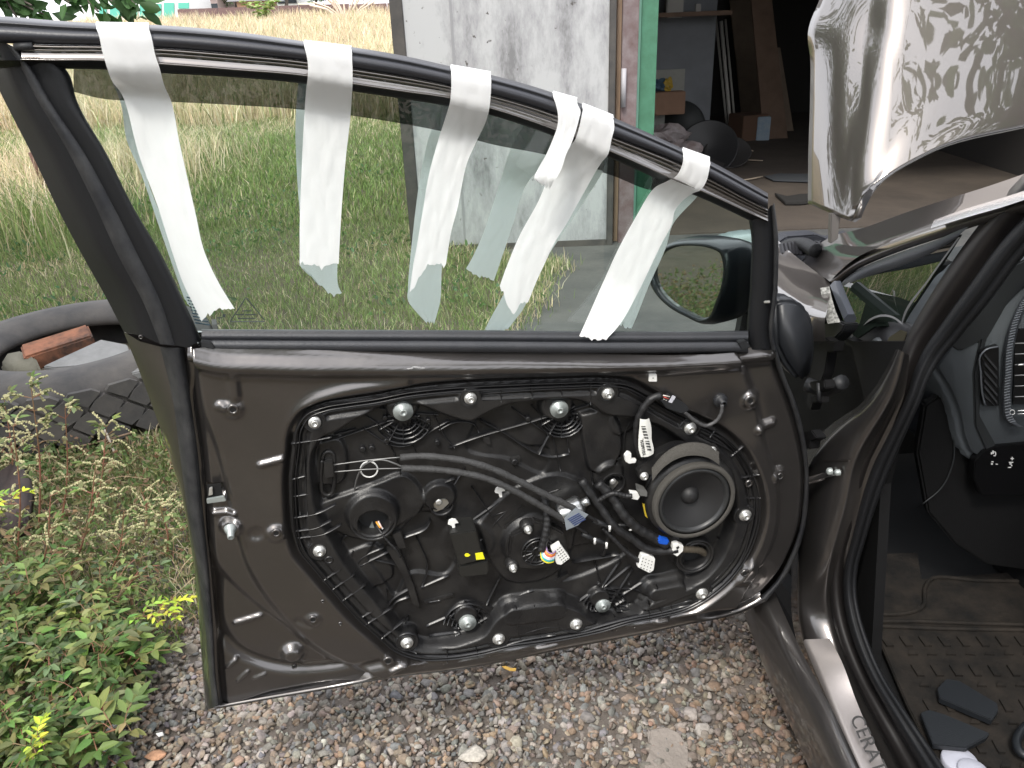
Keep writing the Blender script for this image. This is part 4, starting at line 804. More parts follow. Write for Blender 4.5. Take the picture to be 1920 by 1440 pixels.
# A-pillar / roof rail, outer skin
u0=[(1500,492),(1530,462),(1560,443),(1610,430),(1700,398),(1780,372),(1850,350),(1960,312),(2100,262)]
u1=[(1515,500),(1545,478),(1580,457),(1640,437),(1720,408),(1800,382),(1870,362),(1960,338),(2100,290)]
u2=[(1535,515),(1570,488),(1610,466),(1670,444),(1740,420),(1810,397),(1880,377),(1960,355),(2100,315)]
u3=[(1556,526),(1590,500),(1630,478),(1690,456),(1760,432),(1820,413),(1890,392),(1960,370),(2100,335)]
u4=[(1560,530),(1592,505),(1632,484),(1692,461),(1762,438),(1822,418),(1892,398),(1960,376),(2100,342)]
u5=[(1564,540),(1596,512),(1640,490),(1700,467),(1770,444),(1830,424),(1900,404),(1960,390),(2100,356)]
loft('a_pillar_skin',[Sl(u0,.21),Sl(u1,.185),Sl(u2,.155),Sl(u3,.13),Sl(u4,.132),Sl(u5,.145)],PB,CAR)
loft('rail_highlight_strip',[Sl([(1745,428),(1810,408),(1880,388),(1960,362),(2100,330)],.118),Sl([(1748,420),(1812,399),(1882,379),(1960,354),(2100,322)],.122),Sl([(1752,412),(1812,391),(1882,370),(1960,345),(2100,312)],.135)],mat('silver_highlight',(.75,.75,.76),.25,1),CAR)  # silver strip stands in for the highlight on the reflecting rail paint
# quarter glass: frame band, glass, black corner
SASH=mat('blue_grey_sash',(.14,.15,.17),.35,.3,bump=.1)
loft('quarter_sash',[Sl([(1566,545),(1585,523),(1615,503),(1680,476),(1760,448),(1822,420)],.140),Sl([(1575,555),(1592,533),(1622,512),(1690,487),(1752,464),(1800,440)],.138),Sl([(1580,562),(1598,543),(1626,522),(1692,498),(1750,473),(1793,447)],.150)],SASH,CAR)
QG=mat('quarter_glass_dark',(.012,.017,.014),.01,spec=1,coat=1,coatr=.0); QG.node_tree.nodes['Principled BSDF'].inputs['Coat IOR'].default_value=1.9
qg=[(1568,562),(1580,538),(1612,515),(1690,488),(1798,440),(1760,500),(1700,590),(1688,612),(1640,612),(1608,634),(1588,620)]
bm=bmesh.new(); qn=-CL*.98+CF*-.12+DZ*.14; qn/=np.linalg.norm(qn); q0=S(1680,540,.158)
prism_bm(bm,[onplane(x,y,q0,qn) for x,y in qg],CL*.006); bmobj('quarter_glass',bm,QG,CAR)
loft('quarter_glass_trim',[Sl([(1797,444),(1740,523),(1692,596),(1690,606)],.14,30),Sl([(1800,445),(1743,524),(1695,598),(1692,608)],.138,30)],mat('grey_trim_edge',(.09,.09,.095),.5),CAR)
loft('quarter_glass_trim',[Sl([(1586,640),(1606,618),(1624,602),(1650,590),(1672,592),(1694,606)],.142,40),Sl([(1587,644),(1607,622),(1626,605),(1650,594),(1672,596),(1692,609)],.138,40)],MATS['grey_trim_edge'],CAR)
prism('corner_trim',[S(x,y,.15) for x,y in [(1586,640),(1606,625),(1628,606),(1650,597),(1674,600),(1700,612),(1712,640),(1690,690),(1655,750),(1600,790),(1560,760),(1562,680)]],CL*.02,mat('corner_black',(.006,.006,.007),.4,spec=.35),CAR,bev=.004,smooth=True)
prism('tweeter_patch',[S(x,y,.146) for x,y in [(1655,662),(1668,632),(1690,618),(1702,622),(1690,660),(1672,680)]],-CL*.002,mat('olive_reflective_patch',(.055,.05,.035),.3),CAR,bev=.001)
lathe('tweeter',S(1643,648,.145),-CL,[(.016,-.004),(.014,.002),(.010,.004),(0,.005)],mat('tweeter_grey',(.04,.045,.05),.4),CAR,20)
# extruded rod end and speckled strip
rod=[S(1568,535,.115),S(1580,565,.105),S(1594,598,.095)]
tube('screen_side_moulding',rod,.0120,mat('screen_moulding_grey',(.045,.05,.062),.4),CAR,seg=6,n=12,smooth=False)
loft('butyl_strip',[Sl([(1538,540),(1541,562),(1546,586),(1552,607)],.06,16),Sl([(1555,537),(1560,560),(1568,586),(1576,604)],.075,16)],mat('speckled_butyl',(.09,.09,.085),.8,vary=1,vcol=(.4,.4,.38),vscale=160,bump=1,bscale=200),CAR)
prism('fender_end_cap',spx([(1520,612),(1572,602),(1584,608),(1578,622),(1560,640),(1540,640)],.08),CL*.03,PLM,CAR,bev=.003)
# black sheet stands in for the shaded gap at the pillar; hinge brackets darkened likewise
prism('dark_gap_sheet',[S(x,y,.13) for x,y in [(1450,600),(1500,600),(1560,620),(1600,640),(1700,640),(1700,700),(1560,1300),(1450,1150),(1430,1000),(1420,600)]],CL*.02,mat('shaded_inner_body',(.005,.005,.0055),.7,spec=.2),CAR)
for pts,s in [([(1526,660),(1545,632),(1556,640),(1545,700),(1520,770),(1510,760)],.06),([(1550,640),(1566,640),(1562,660),(1550,662)],.05),([(1516,716),(1545,712),(1546,728),(1536,736),(1522,732)],.02),([(1517,742),(1536,744),(1536,756),(1518,756)],.02),([(1502,812),(1520,806),(1532,822),(1520,828),(1518,842),(1506,840)],.0)]:
    prism('hinge_bracket',spx(pts,s),CL*.02,MATS['shaded_inner_body'],CAR,bev=.002)
prism('check_strap',[S(1500,898,-.005),S(1545,886,.03),S(1575,882,.034),S(1577,890,.034),S(1545,896,.03),S(1500,908,-.005)],CL*.008-DZ*.004,PAINTD,CAR,bev=.001)
lathe('check_strap_bolt',S(1555,884,.026),-CL,[(.007,-.004),(.007,.002),(.004,.005),(0,.005)],ZINCD,CAR,12)
lathe('check_strap_bolt',S(1570,886,.026),-CL,[(.006,-.004),(.006,.002),(.0035,.005),(0,.005)],ZINCD,CAR,12)
tube('hinge_pin',[S(1535,718,.02),S(1536,752,.02)],.004,PLM,CAR,10)
tube('loom_boot',[S(1512,720,.03),S(1540,730,.05),S(1580,716,.06)],.014,PLM,CAR,10,12)
# ---- bonnet, raised
an=math.radians(66); hn=-CF*math.sin(an)*.97+DZ*math.cos(an)-CL*.10; hn/=np.linalg.norm(hn); hp=S(1612,415,.15)
def Hb(x,y,push=0.): return onplane(x,y,hp-hn*push,hn)
c0=[(1525,66),(1529,90),(1532,130),(1532,200),(1530,290),(1529,382)]
c0=[(1572,-50),(1545,10),(1525,66),(1531,100),(1533,180),(1530,290),(1529,382)]
c1=[(1620,-50),(1604,10),(1592,66),(1586,100),(1576,190),(1570,300),(1568,400)]
c2=[(1676,-50),(1668,10),(1662,66),(1655,100),(1640,200),(1624,300),(1611,417)]
c3=[(1700,-50),(1695,10),(1690,66),(1684,110),(1668,200),(1648,300),(1617,402)]
c4=[(1760,-50),(1752,10),(1745,66),(1735,120),(1720,190),(1690,260),(1640,358)]
c5=[(1860,-50),(1850,10),(1840,66),(1830,120),(1815,180),(1790,230),(1735,292)]
c6=[(2000,-60),(1990,0),(1980,60),(1975,110),(1965,160),(1950,200),(1930,238)]
c7=[(2350,-80),(2350,-20),(2350,30),(2345,70),(2345,110),(2340,140),(2330,170)]
c8=[(2800,-100),(2800,-60),(2800,-20),(2800,20),(2800,60),(2800,100),(2800,150)]
def hl(c,p): return np.array([Hb(x,y,p) for x,y in crv(c,50)])
lan=[hl(c0,.115),hl(c1,.052),hl([(a-6,b) for a,b in c2],.011),hl(c2,.002),hl(c3,-.003),hl(c4,-.009),hl(c5,-.018),hl(c6,-.028),hl(c7,-.040),hl(c8,-.046)]
# densify between lanes
dl=[]; A_h=np.array(lan); 
for j in range(A_h.shape[1]): dl.append(crv(A_h[:,j],64))
dl=np.array(dl).transpose(1,0,2)
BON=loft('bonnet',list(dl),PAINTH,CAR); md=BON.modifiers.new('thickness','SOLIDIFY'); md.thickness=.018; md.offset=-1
st=[Hb(1567,398,.07),T(1563,425,.36),T(1557,455,.30)]
prism('bonnet_hinge',[T(x,y,.34) for x,y in [(1558,400),(1578,405),(1574,425),(1572,448),(1557,458),(1557,430)]],CF*.012,mat('grey_hinge_paint',(.16,.15,.145),.4,.4),CAR,bev=.002)
bm=bmesh.new()
for i in range(46):
    x=random.uniform(1536,1610); y=random.uniform(30,400)
    if random.random()<.4: x=random.uniform(1536,1570); y=random.uniform(70,150)
    t=(x-1530)/75; l=random.uniform(3,11); q=.085*(1-min(1,t))**1.3-.001
    a=Hb(x,y,.05*(1-t)+.02*(1-t)-.004); b=Hb(x+l*.25,y+l,.05*(1-t)+.02*(1-t)-.004)
# (stone chips are carried by the paint's relief)
bm.free()
# engine bay clutter and scuttle seen below the bonnet
tube('scuttle_hose',[T(1462,478,.62),T(1480,460,.60),T(1500,458,.58),T(1530,470,.52)],.016,PLM,CAR,10,20)
bm=bmesh.new()
for k in range(12):
    x=1464+k*7; sweep_bm(bm,np.array([T(x,452+abs(k-5)*1.2,.58),T(x+4,476+k*.4,.56)]),.005,5)
for k in range(8): 
    sweep_bm(bm,crv(np.array([T(1458+k*10,474-random.uniform(0,8),.6),T(1470+k*10,452+random.uniform(0,10),.62),T(1490+k*9,466,.6)]),8),.004,5)
bmobj('engine_bay_clutter',bm,mat('dark_engine_plastic',(.02,.02,.024),.4),CAR)
prism('scuttle_panel',[T(x,y,.66) for x,y in [(1440,470),(1475,444),(1530,440),(1560,452),(1600,440),(1560,500),(1500,500)]],CF*.05,mat('scuttle_blue_black',(.022,.024,.032),.5),CAR,bev=.004)
HL=panemat('headlight_plastic',(.7,.78,.78),1.5,.05)
prism('engine_cover',[T(x,y,.8) for x,y in [(1355,462),(1380,452),(1420,446),(1470,448),(1460,500),(1400,500),(1370,480)]],CF*.1,mat('pale_green_reservoir',(.22,.27,.27),.35),CAR,bev=.01,smooth=True)
prism('front_wing_side',[T(x,y,.9) for x,y in [(1320,485),(1360,462),(1420,455),(1460,470),(1480,640),(1330,640)]],CF*.02,PAINTD,CAR,bev=.004) if False else None
# ---- cabin
INT=mat('black_cabin_trim',(.004,.004,.0045),.65,spec=.3,bump=.3,bscale=500)
boxm('cabin_floor',car(.75,.05,.13),(1.30,1.9,.05),INT,CAR,rot=Matrix.Rotation(CA-math.pi/2,4,'Z'))
prism('firewall',[car(.10,.85,.15),car(1.5,.85,.15),car(1.5,.75,.78),car(.12,.75,.78)],CF*.03,INT,CAR)
prism('kick_panel',[car(.13,-.05,.15),car(.13,.85,.15),car(.13,.80,.76),car(.13,.22,.80),car(.13,.05,.62)],CL*.02,INT,CAR)
prism('centre_tunnel',[car(.62,-.9,.16),car(.66,-.9,.42),car(.66,.6,.5),car(.62,.6,.16)],CL*.25,INT,CAR)
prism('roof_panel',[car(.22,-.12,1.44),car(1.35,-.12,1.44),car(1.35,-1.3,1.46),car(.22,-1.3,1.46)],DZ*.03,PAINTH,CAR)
prism('passenger_side',[car(1.5,-1.2,.15),car(1.5,.9,.15),car(1.5,.8,.8),car(1.4,-.1,1.42),car(1.4,-1.2,1.45)],CL*.03,INT,CAR)
prism('driver_seat_back',[car(.25,-1.25,.2),car(.8,-1.25,.2),car(.78,-1.35,1.1),car(.28,-1.35,1.1)],-CF*.12,INT,CAR,bev=.03)
WS=panemat('windscreen',(.90,.93,.92),1.5)
_wl=Sl(u0,.21,12)+np.array([0,0,-.09]); _wr=_wl+CL*1.1; loft('windscreen_glass',[_wl*(1-t)+_wr*t+DZ*.0*math.sin(math.pi*t) for t in np.linspace(0,1,7)],WS,CAR)
# dashboard end: curved shell facing rearwards
de=.16
dsh_o=[(1748,690),(1775,650),(1812,600),(1852,545),(1890,505),(1940,470),(2060,430),(2300,400),(2300,900),(2000,905),(1880,905),(1842,872),(1812,852),(1800,820),(1792,775),(1775,735)]
def dz_(x,y): return de+ .05*(1-min(1,max(0,(x-1745)/110)))**2 + .00*(y)
bm=bmesh.new(); prism_bm(bm,tpx(dsh_o,de),CF*.2-DZ*.06); bmesh.ops.recalc_face_normals(bm,faces=bm.faces); bmesh.ops.bevel(bm,geom=[e for e in bm.edges],offset=.012,segments=4,affect='EDGES',clamp_overlap=True)
DS=bmobj('dashboard',bm,DASH,CAR,True)
DSL=mat('dash_lower_black',(.008,.008,.009),.45,bump=.3,bscale=500)
prism('dash_hood',tpx([(1770,640),(1812,590),(1858,535),(1905,495),(1960,470),(1960,520),(1920,540),(1890,570),(1850,640),(1842,700),(1838,780),(1870,838),(1930,858),(1930,868),(1850,850),(1828,800),(1825,700),(1838,640),(1800,660)],de-.004),CF*.02,mat('dash_dark_inset',(.018,.020,.022),.5,bump=.3,bscale=600),DS,bev=.003)
prism('side_vent',tpx([(1838,660),(1846,655),(1874,648),(1874,762),(1845,762),(1840,720)],de-.010),CF*.02,mat('vent_black',(.005,.005,.006),.4),DS,bev=.002)
tube('side_vent_bezel',[T(x,y,de-.013) for x,y in [(1872,650),(1848,656),(1840,664),(1839,700),(1842,740),(1847,760)]],.0018,mat('grey_bezel',(.15,.16,.18),.35,.3),DS,6,20)
bm=bmesh.new()
for k in range(7):
    y=668+k*16
    if k<4: a,b=(1846,y-6),(1870,y+22)
    else: a,b=(1846,y-10),(1870,y+20)
    if b[1]>762: b=(1846+(762-a[1])*.86,762)
    prism_bm(bm,tpx([a,(a[0],a[1]+6),(b[0],min(762,b[1]+6)),b],de-.014),CF*.01)
bmobj('side_vent_slats',bm,mat('vent_slat_grey',(.035,.036,.04),.4),DS)
# large vent with knurled surround
kn=crv([(1960,520),(1925,560),(1905,600),(1893,650),(1890,700),(1888,750),(1896,790),(1912,800)],60)
CARB=mat('knurled_surround',(.10,.11,.125),.35,.3,bump=1,bscale=240,stretch=(1,1,6),bdist=.001,vary=.8,vcol=(.03,.03,.035),vscale=120)
loft('vent_surround',[np.array([T(x-9,y,de-.014) for x,y in kn]),np.array([T(x-4,y,de-.022) for x,y in kn]),np.array([T(x+6,y,de-.020) for x,y in kn]),np.array([T(x+9,y+2,de-.010) for x,y in kn])],CARB,DS)
bm=bmesh.new()
for i in range(3,57,1):
    x,y=kn[i]; sweep_bm(bm,np.array([T(x-5,y,de-.0225),T(x+6,y-3,de-.0215)]),.0011,4)
bmobj('surround_knurls',bm,mat('knurl_grey',(.17,.18,.20),.35,.3),DS)
prism('centre_vent',tpx([(1904,626),(1912,618),(2000,612),(2000,760),(1900,758)],de-.006),CF*.02,MATS['vent_black'],DS)
for k in range(6):
    y=644+k*20; tube('centre_vent_slat',[T(1903,y,de-.014),T(1995,y-3,de-.014)],.0012,mat('slat_edge_grey',(.20,.20,.21),.3,.3),DS,6)
tube('vent_adjuster',[T(1908,684,de-.020),T(1940,683,de-.020)],.0022,mat('chrome_trim',(.8,.8,.8),.12,1),DS,8)
P=[T(1898+4.6*math.cos(t),773+4.4*math.sin(t),de-.021) for t in np.linspace(0,2*math.pi,20)]
tube('printed_ring_mark',P,.0007,M1('white_print',(.7,.7,.7),.5),DS,4)
for k,(a,b) in enumerate([(770,1.),(776,.6)]): tube('chrome_wheel_line',[T(1908,a,de-.021),T(1990,a-2,de-.021)],.0016*b,MATS['chrome_trim'],DS,6)
prism('switch_panel',tpx([(1828,865),(1845,846),(1870,836),(1960,828),(1960,930),(1840,930),(1826,895)],de-.008),CF*.02,mat('piano_black',(.004,.004,.0045),.25),DS,bev=.002)
bm=bmesh.new()
WPR=M1('white_print',(.7,.7,.7),.5)
def dot(x,y,w_,h_): prism_bm(bm,tpx([(x-w_,y-h_),(x+w_,y-h_),(x+w_,y+h_),(x-w_,y+h_)],de-.0095),CF*.0004)
for x,y,w_,h_ in [(1862,848,1.2,3),(1859,850,1,2),(1867,851,.8,2.6),(1865,847.5,2,.6),(1865,854.5,2,.6),(1861,866,2,.8),(1860,870,1.6,1.2),(1869,870.5,2,.7),(1898,860,3,.7),(1898,860,.8,3),(1896,867,4,.8),(1895,870,2,1),(1897,873,1.2,1),(1893,876.5,3,.7)]: dot(x,y,w_,h_)
bmobj('switch_symbols',bm,WPR,DS)
prism('knee_panel',tpx([(1775,735),(1792,775),(1800,820),(1812,852),(1842,872),(1880,905),(2000,905),(2000,1080),(1850,1060),(1790,1020),(1740,960),(1720,850),(1735,760)],de+.03),CF*.02,INT,DS,bev=.004)
tube('knee_panel_seam',[T(x,y,de+.026) for x,y in [(1762,735),(1778,775),(1788,820),(1786,870),(1765,915),(1730,945)]],.0014,mat('seam_grey',(.03,.033,.036),.4),DS,6,30)
# pedals area dead pedal
# floor mat: ribbed rubber tray with dust
zf=.175
MATM=mat('dusty_rubber_mat',(.005,.005,.005),.8,spec=.25,bump=.6,bscale=120,vary=.9,vcol=(.030,.024,.019),vscale=11,detail=10)
fm=empty('floor_mat',tuple(car(.35,-.2,zf))); tag(fm,'dusty black rubber floor mat with tread blocks in the driver footwell','floor mat')
def gm(pts,z): return [G(x,y,z) for x,y in pts]
prism('mat_base',gm([(1600,1040),(1720,1035),(1728,1085),(2050,1060),(2300,1100),(2300,1600),(1840,1600),(1760,1440),(1700,1320),(1640,1180)],zf),DZ*-.01,MATM,fm,bev=.002)
bm=bmesh.new()
for pts in [[(1640,1152),(1700,1150),(1728,1140),(1735,1100),(1745,1086),(1830,1088),(2000,1092)],[(1642,1165),(1720,1165),(1800,1168),(1960,1172)],[(1650,1174),(1750,1178),(1960,1182)]]:
    sweep_bm(bm,crv(np.array(gm(pts,zf+.003)),30),.005,6)
bmobj('mat_border_ridge',bm,MATM,fm,True)
bm=bmesh.new()
for r in range(9):
    for c in range(16):
        x0=1650+c*36+r*11; y0=1192+r*(24+r*1.4)
        if x0>2020 or y0>1520: continue
        if (r%2)==0: q=[(x0,y0),(x0+13,y0),(x0+26,y0+18+r),(x0+13,y0+18+r)]
        else: q=[(x0+10,y0),(x0+26,y0+2),(x0+24,y0+9),(x0+6,y0+8)]
        if x0<1648+max(0,(y0-1190))*.52: continue
        prism('tread_block',gm(q,zf+.005),DZ*-.006,MATM,fm)
bm.free()
# pry tools / trim pieces lying on the mat
tl=[]
def thing(name,label,cat,loc=(0,0,0),group=None):
    e=empty(name,loc); return tag(e,label,cat,group)
BPL=mat('loose_trim_black',(.012,.014,.017),.4,bump=.2,bscale=300)
def solid(name,pts,vec,material,label,cat,bev=.003,smooth=False,group=None):
    o=prism(name,pts,vec,material,None,bev=bev,smooth=smooth); return tag(o,label,cat,group)
solid('trim_piece',gm([(1758,1290),(1775,1272),(1800,1276),(1870,1318),(1872,1332),(1860,1350),(1762,1308)],zf+.022),DZ*-.014,BPL,'oblong black plastic trim piece lying on the mat nearer the dashboard','trim piece',.0015)
solid('trim_piece',gm([(1726,1336),(1742,1330),(1770,1338),(1856,1374),(1850,1382),(1812,1402),(1750,1396)],zf+.025),DZ*-.012,BPL,'tapered black wedge of trim lying beside the sill on the mat','trim piece',.0015)
CAPM=mat('lilac_white_plastic_cap',(.42,.43,.50),.45)
c=G(1800,1424,zf+.012); o=lathe('plastic_cap',c,(0,0,1),[(.030,-.010),(.030,-.001),(.028,.001),(.010,.0015),(0,.0015)],CAPM,None,30); tag(o,'pale lilac round cap on the mat, partly under another','cap')
c=G(1826,1444,zf+.018); o=lathe('plastic_cap',c,(0.05,0,1),[(.026,-.010),(.026,-.001),(.024,.001),(.010,.0015),(0,.0015)],CAPM,None,30); tag(o,'smaller pale lilac cap overlapping the larger one, nearest the camera','cap')
o=tube('key_fob_ring',[G(x,y,zf+.02) for x,y in [(1925,1360),(1912,1375),(1906,1395),(1914,1412),(1930,1420)]],.008,BPL,None,8,16); tag(o,'black curved tool handle at the right edge of the footwell','tool')
# ================================================================== GROUND
def rise(y): return 1.75*ss(np.asarray(y,float),11,58)
xs_=np.concatenate([np.linspace(-90,-8,24),np.linspace(-7,7,57),np.linspace(8,90,24)]); ys_=np.concatenate([np.linspace(-60,-6,12),np.linspace(-5,12,69),np.linspace(13,70,40),np.linspace(80,300,14)])
X_,Y_=np.meshgrid(xs_,ys_); Z_=rise(Y_)+.012*np.sin(X_*1.9+Y_*.7)*np.sin(Y_*2.3)*(np.abs(X_)<7)-.02
nx=len(xs_); I,J=np.meshgrid(np.arange(nx-1),np.arange(len(ys_)-1)); k=(J*nx+I).ravel()
SOIL=mat('dry_brown_soil',(.13,.10,.072),.95,vary=.9,vcol=(.065,.06,.035),vscale=1.6,detail=10,bump=.8,bscale=14,bdist=.02)
o=mesh('ground',np.stack([X_.ravel(),Y_.ravel(),Z_.ravel()],1),np.stack([k,k+1,k+1+nx,k+nx],1),SOIL,None,True); tag(o,kind='structure')
# ---- merged leaf / blade / stone generators
def quads_leaf(pos,dirv,side_,L_,Wd,col,fold=.25,curl=.15):
    """six-point folded leaves, two quads each"""
    n=len(pos); dirv=dirv/np.linalg.norm(dirv,axis=1)[:,None]; side_=side_-dirv*(side_*dirv).sum(1)[:,None]; side_/=np.maximum(np.linalg.norm(side_,axis=1),1e-6)[:,None]
    up=np.cross(side_,dirv); L_=L_[:,None]; Wd=Wd[:,None]
    p=[pos,pos+dirv*L_*.35+side_*Wd*.5+up*Wd*fold,pos+dirv*L_*.75+side_*Wd*.36+up*(Wd*fold*.6-L_*curl*.5),pos+dirv*L_-up*L_*curl,pos+dirv*L_*.75-side_*Wd*.36+up*(Wd*fold*.6-L_*curl*.5),pos+dirv*L_*.35-side_*Wd*.5+up*Wd*fold]
    V=np.stack(p,1).reshape(-1,3); b=np.arange(n)[:,None]*6
    Fc=np.concatenate([b+np.array([[0,1,2,3]]),b+np.array([[0,3,4,5]])]); return V,Fc,np.repeat(col,6,0)
def blades(pos,h,lean,wd,col,az=None):
    n=len(pos); az=rng.uniform(0,2*np.pi,n) if az is None else az; la=rng.uniform(0,2*np.pi,n)
    sd_=np.stack([np.cos(az),np.sin(az),0*az],1)*wd[:,None]*.5; ld=np.stack([np.cos(la),np.sin(la),0*la],1)*lean[:,None]
    z=np.array([0,0,1.])*h[:,None]
    V=np.stack([pos-sd_,pos+sd_,pos+sd_*.8+z*.55+ld*.3,pos-sd_*.8+z*.55+ld*.3,pos+sd_*.15+z*.95+ld,pos-sd_*.15+z*.95+ld],1).reshape(-1,3); b=np.arange(n)[:,None]*6
    return V,np.concatenate([b+np.array([[0,1,2,3]]),b+np.array([[3,2,4,5]])]),np.repeat(col,6,0)
LEAF=leafmat('foliage'); GRM=leafmat('grass_blades',tr=.3)
def cols(n,pal,jit=.15):
    pal=np.array(pal); c=pal[rng.integers(0,len(pal),n)]; return c*np.exp(rng.normal(0,jit,(n,1)))*np.exp(rng.normal(0,.04,(n,3)))
def noise2(x,y,s=1.,seed=0):
    return .5+.25*(np.sin(x*s*1.7+seed)+np.sin(y*s*2.1+seed*2)+np.sin((x+y)*s*1.13+seed*3)+np.sin((x-y*.6)*s*2.7+seed))/2
# gravel: crushed stones, 14 forms
forms=[]
for k in range(14):
    bm=bmesh.new(); bmesh.ops.create_icosphere(bm,subdivisions=2,radius=1); V=np.array([v.co[:] for v in bm.verts]); Fc=np.array([[v.index for v in q.verts] for q in bm.faces]); bm.free()
    for j in range(20):
        nn_=rng.normal(size=3); nn_/=np.linalg.norm(nn_); dcut=rng.uniform(.45,.80); s=V@nn_; ex=np.maximum(s-dcut,0); V=V-ex[:,None]*nn_
    V*=np.array([1.15,rng.uniform(.70,1.1),rng.uniform(.42,.66)])*1.12; forms.append((V,Fc))
STM=bpy.data.materials.new('crushed_stone'); STM.use_nodes=True
def _stone():
    n=STM.node_tree; L=n.links; b=n.nodes['Principled BSDF']; b.inputs['Roughness'].default_value=.85
    a=n.nodes.new('ShaderNodeAttribute'); a.attribute_name='Col'; tc_=n.nodes.new('ShaderNodeTexCoord'); t=n.nodes.new('ShaderNodeTexNoise'); t.inputs['Scale'].default_value=140; t.inputs['Detail'].default_value=5
    L.new(tc_.outputs['Object'],t.inputs['Vector']); m_=n.nodes.new('ShaderNodeMixRGB'); m_.blend_type='MULTIPLY'; m_.inputs[0].default_value=.7
    r=n.nodes.new('ShaderNodeMapRange'); r.inputs[1].default_value=.3; r.inputs[2].default_value=.7; r.inputs[3].default_value=.55; r.inputs[4].default_value=1.3; L.new(t.outputs['Fac'],r.inputs[0])
    L.new(a.outputs['Color'],m_.inputs[1]); L.new(r.outputs[0],m_.inputs[2]); L.new(m_.outputs[0],b.inputs['Base Color'])
    bn=n.nodes.new('ShaderNodeBump'); bn.inputs['Strength'].default_value=.5; bn.inputs['Distance'].default_value=.001; L.new(t.outputs['Fac'],bn.inputs['Height']); L.new(bn.outputs[0],b.inputs['Normal'])
_stone()
def rotm(n):
    q=rng.normal(size=(n,4)); q[:,1:3]*=.35; q/=np.linalg.norm(q,axis=1)[:,None]; w_,x,y,z=q.T
    return np.stack([np.stack([1-2*(y*y+z*z),2*(x*y-z*w_),2*(x*z+y*w_)],1),np.stack([2*(x*y+z*w_),1-2*(x*x+z*z),2*(y*z-x*w_)],1),np.stack([2*(x*z-y*w_),2*(y*z+x*w_),1-2*(x*x+y*y)],1)],1)
def stones(name,pos,size,col,formset,kind='stuff',flat=False):
    Vs=[];Fs=[];Cs=[];o_=0; idx=rng.integers(0,len(formset),len(pos)); R_m=rotm(len(pos))
    for k in range(len(formset)):
        s=np.where(idx==k)[0]
        if not len(s): continue
        V,Fc=formset[k]; P=np.einsum('nij,vj->nvi',R_m[s],V)*size[s][:,None,None]+pos[s][:,None,:]
        Vs.append(P.reshape(-1,3)); Fs.append((Fc[None]+(np.arange(len(s))*len(V))[:,None,None]).reshape(-1,3)+o_); Cs.append(np.repeat(col[s],len(V),0)); o_+=len(s)*len(V)
    o=mesh(name,np.concatenate(Vs),np.concatenate(Fs),STM,None,False,np.concatenate(Cs)); return o
gpoly=np.array([[-1.0,.85],[-.98,1.25],[-.86,1.55],[-.80,1.9],[-.74,2.25],[-.2,2.35],[.45,2.2],[.62,1.9],[.62,.8],[-.3,.75]])
N_=38000; P=np.stack([rng.uniform(-1.25,.75,N_),rng.uniform(.75,2.5,N_)],1)
dd,_=dpoly(P,gpoly,True); ins=inside(P,gpoly); keep=ins|(rng.random(N_)<np.exp(-dd/.05)*.6); P=P[keep]
lvl=rng.random(len(P)); size=np.clip(rng.lognormal(math.log(.0082),.34,len(P)),.004,.019)
pos=np.column_stack([P,-.008+lvl*.012])
pal=[(.27,.25,.235),(.25,.26,.27),(.34,.32,.30),(.36,.29,.23),(.30,.23,.18),(.40,.37,.33),(.21,.22,.24),(.27,.25,.23),(.36,.25,.17),(.42,.40,.38),(.24,.20,.17)]
cc=cols(len(P),pal,.16); cc=(cc*.75+cc.mean(1,keepdims=True)*.25)*np.array([.70,.66,.605]); dk=ss(P[:,0],.30,.55)[:,None]; cc=cc*(1-dk)+cc*np.array([.68,.62,.58])*dk  # stones darken towards the sill, its shade put into their colour
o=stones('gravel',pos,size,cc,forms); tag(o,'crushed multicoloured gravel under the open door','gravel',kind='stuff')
bedm=mat('gravel_fines',(.12,.10,.085),.95,bump=1,bscale=90,bdist=.006,vary=.8,vcol=(.08,.07,.06),vscale=30)
V=[];
gx,gy=np.meshgrid(np.linspace(-1.15,1.2,40),np.linspace(.6,2.6,40)); 
o=mesh('gravel_bed',np.stack([gx.ravel(),gy.ravel(),0*gx.ravel()-.006+.004*np.sin(gx.ravel()*9)*np.sin(gy.ravel()*11)],1),np.stack([(J2*40+I2).ravel() for J2,I2 in [np.meshgrid(np.arange(39),np.arange(39),indexing='ij')]]+[(J2*40+I2+1).ravel() for J2,I2 in [np.meshgrid(np.arange(39),np.arange(39),indexing='ij')]]+[(J2*40+I2+41).ravel() for J2,I2 in [np.meshgrid(np.arange(39),np.arange(39),indexing='ij')]]+[(J2*40+I2+40).ravel() for J2,I2 in [np.meshgrid(np.arange(39),np.arange(39),indexing='ij')]],1),bedm,None,True); tag(o,kind='structure')
# notable single stones and litter on the gravel
def one_stone(px,r,c,label,fi,sz=(1,1,1),z=.012):
    p=G(*px); V,Fc=forms[fi]; V=V*np.array(sz)*r; V=V*[1,1,.7]+p+[0,0,z]; o=mesh('stone',V,Fc,STM,None,False,np.tile(np.array(c),(len(V),1))); tag(o,label,'stone'); return o
one_stone((890,1424),.036,(.42,.39,.34),'largest pale flat stone at the bottom edge of the gravel',2,(1,.95,.4))
one_stone((290,1424),.022,(.40,.22,.13),'flat rust orange stone low in the gravel near the weeds',5,(1,.7,.4))
one_stone((1170,1345),.02,(.5,.46,.4),'cream coloured angular stone right of the big flat one',7,(1,.8,.5)) if False else None
def scrap(pts,label,z=.02,c=(.8,.8,.78)):
    n=len(pts); P=[G(x,y,z+.004*math.sin(i*2.1)) for i,(x,y) in enumerate(pts)]
    o=prism('paper_scrap',P,DZ*.0012,M1('white_paper',c,.8),None); tag(o,label,'scrap')
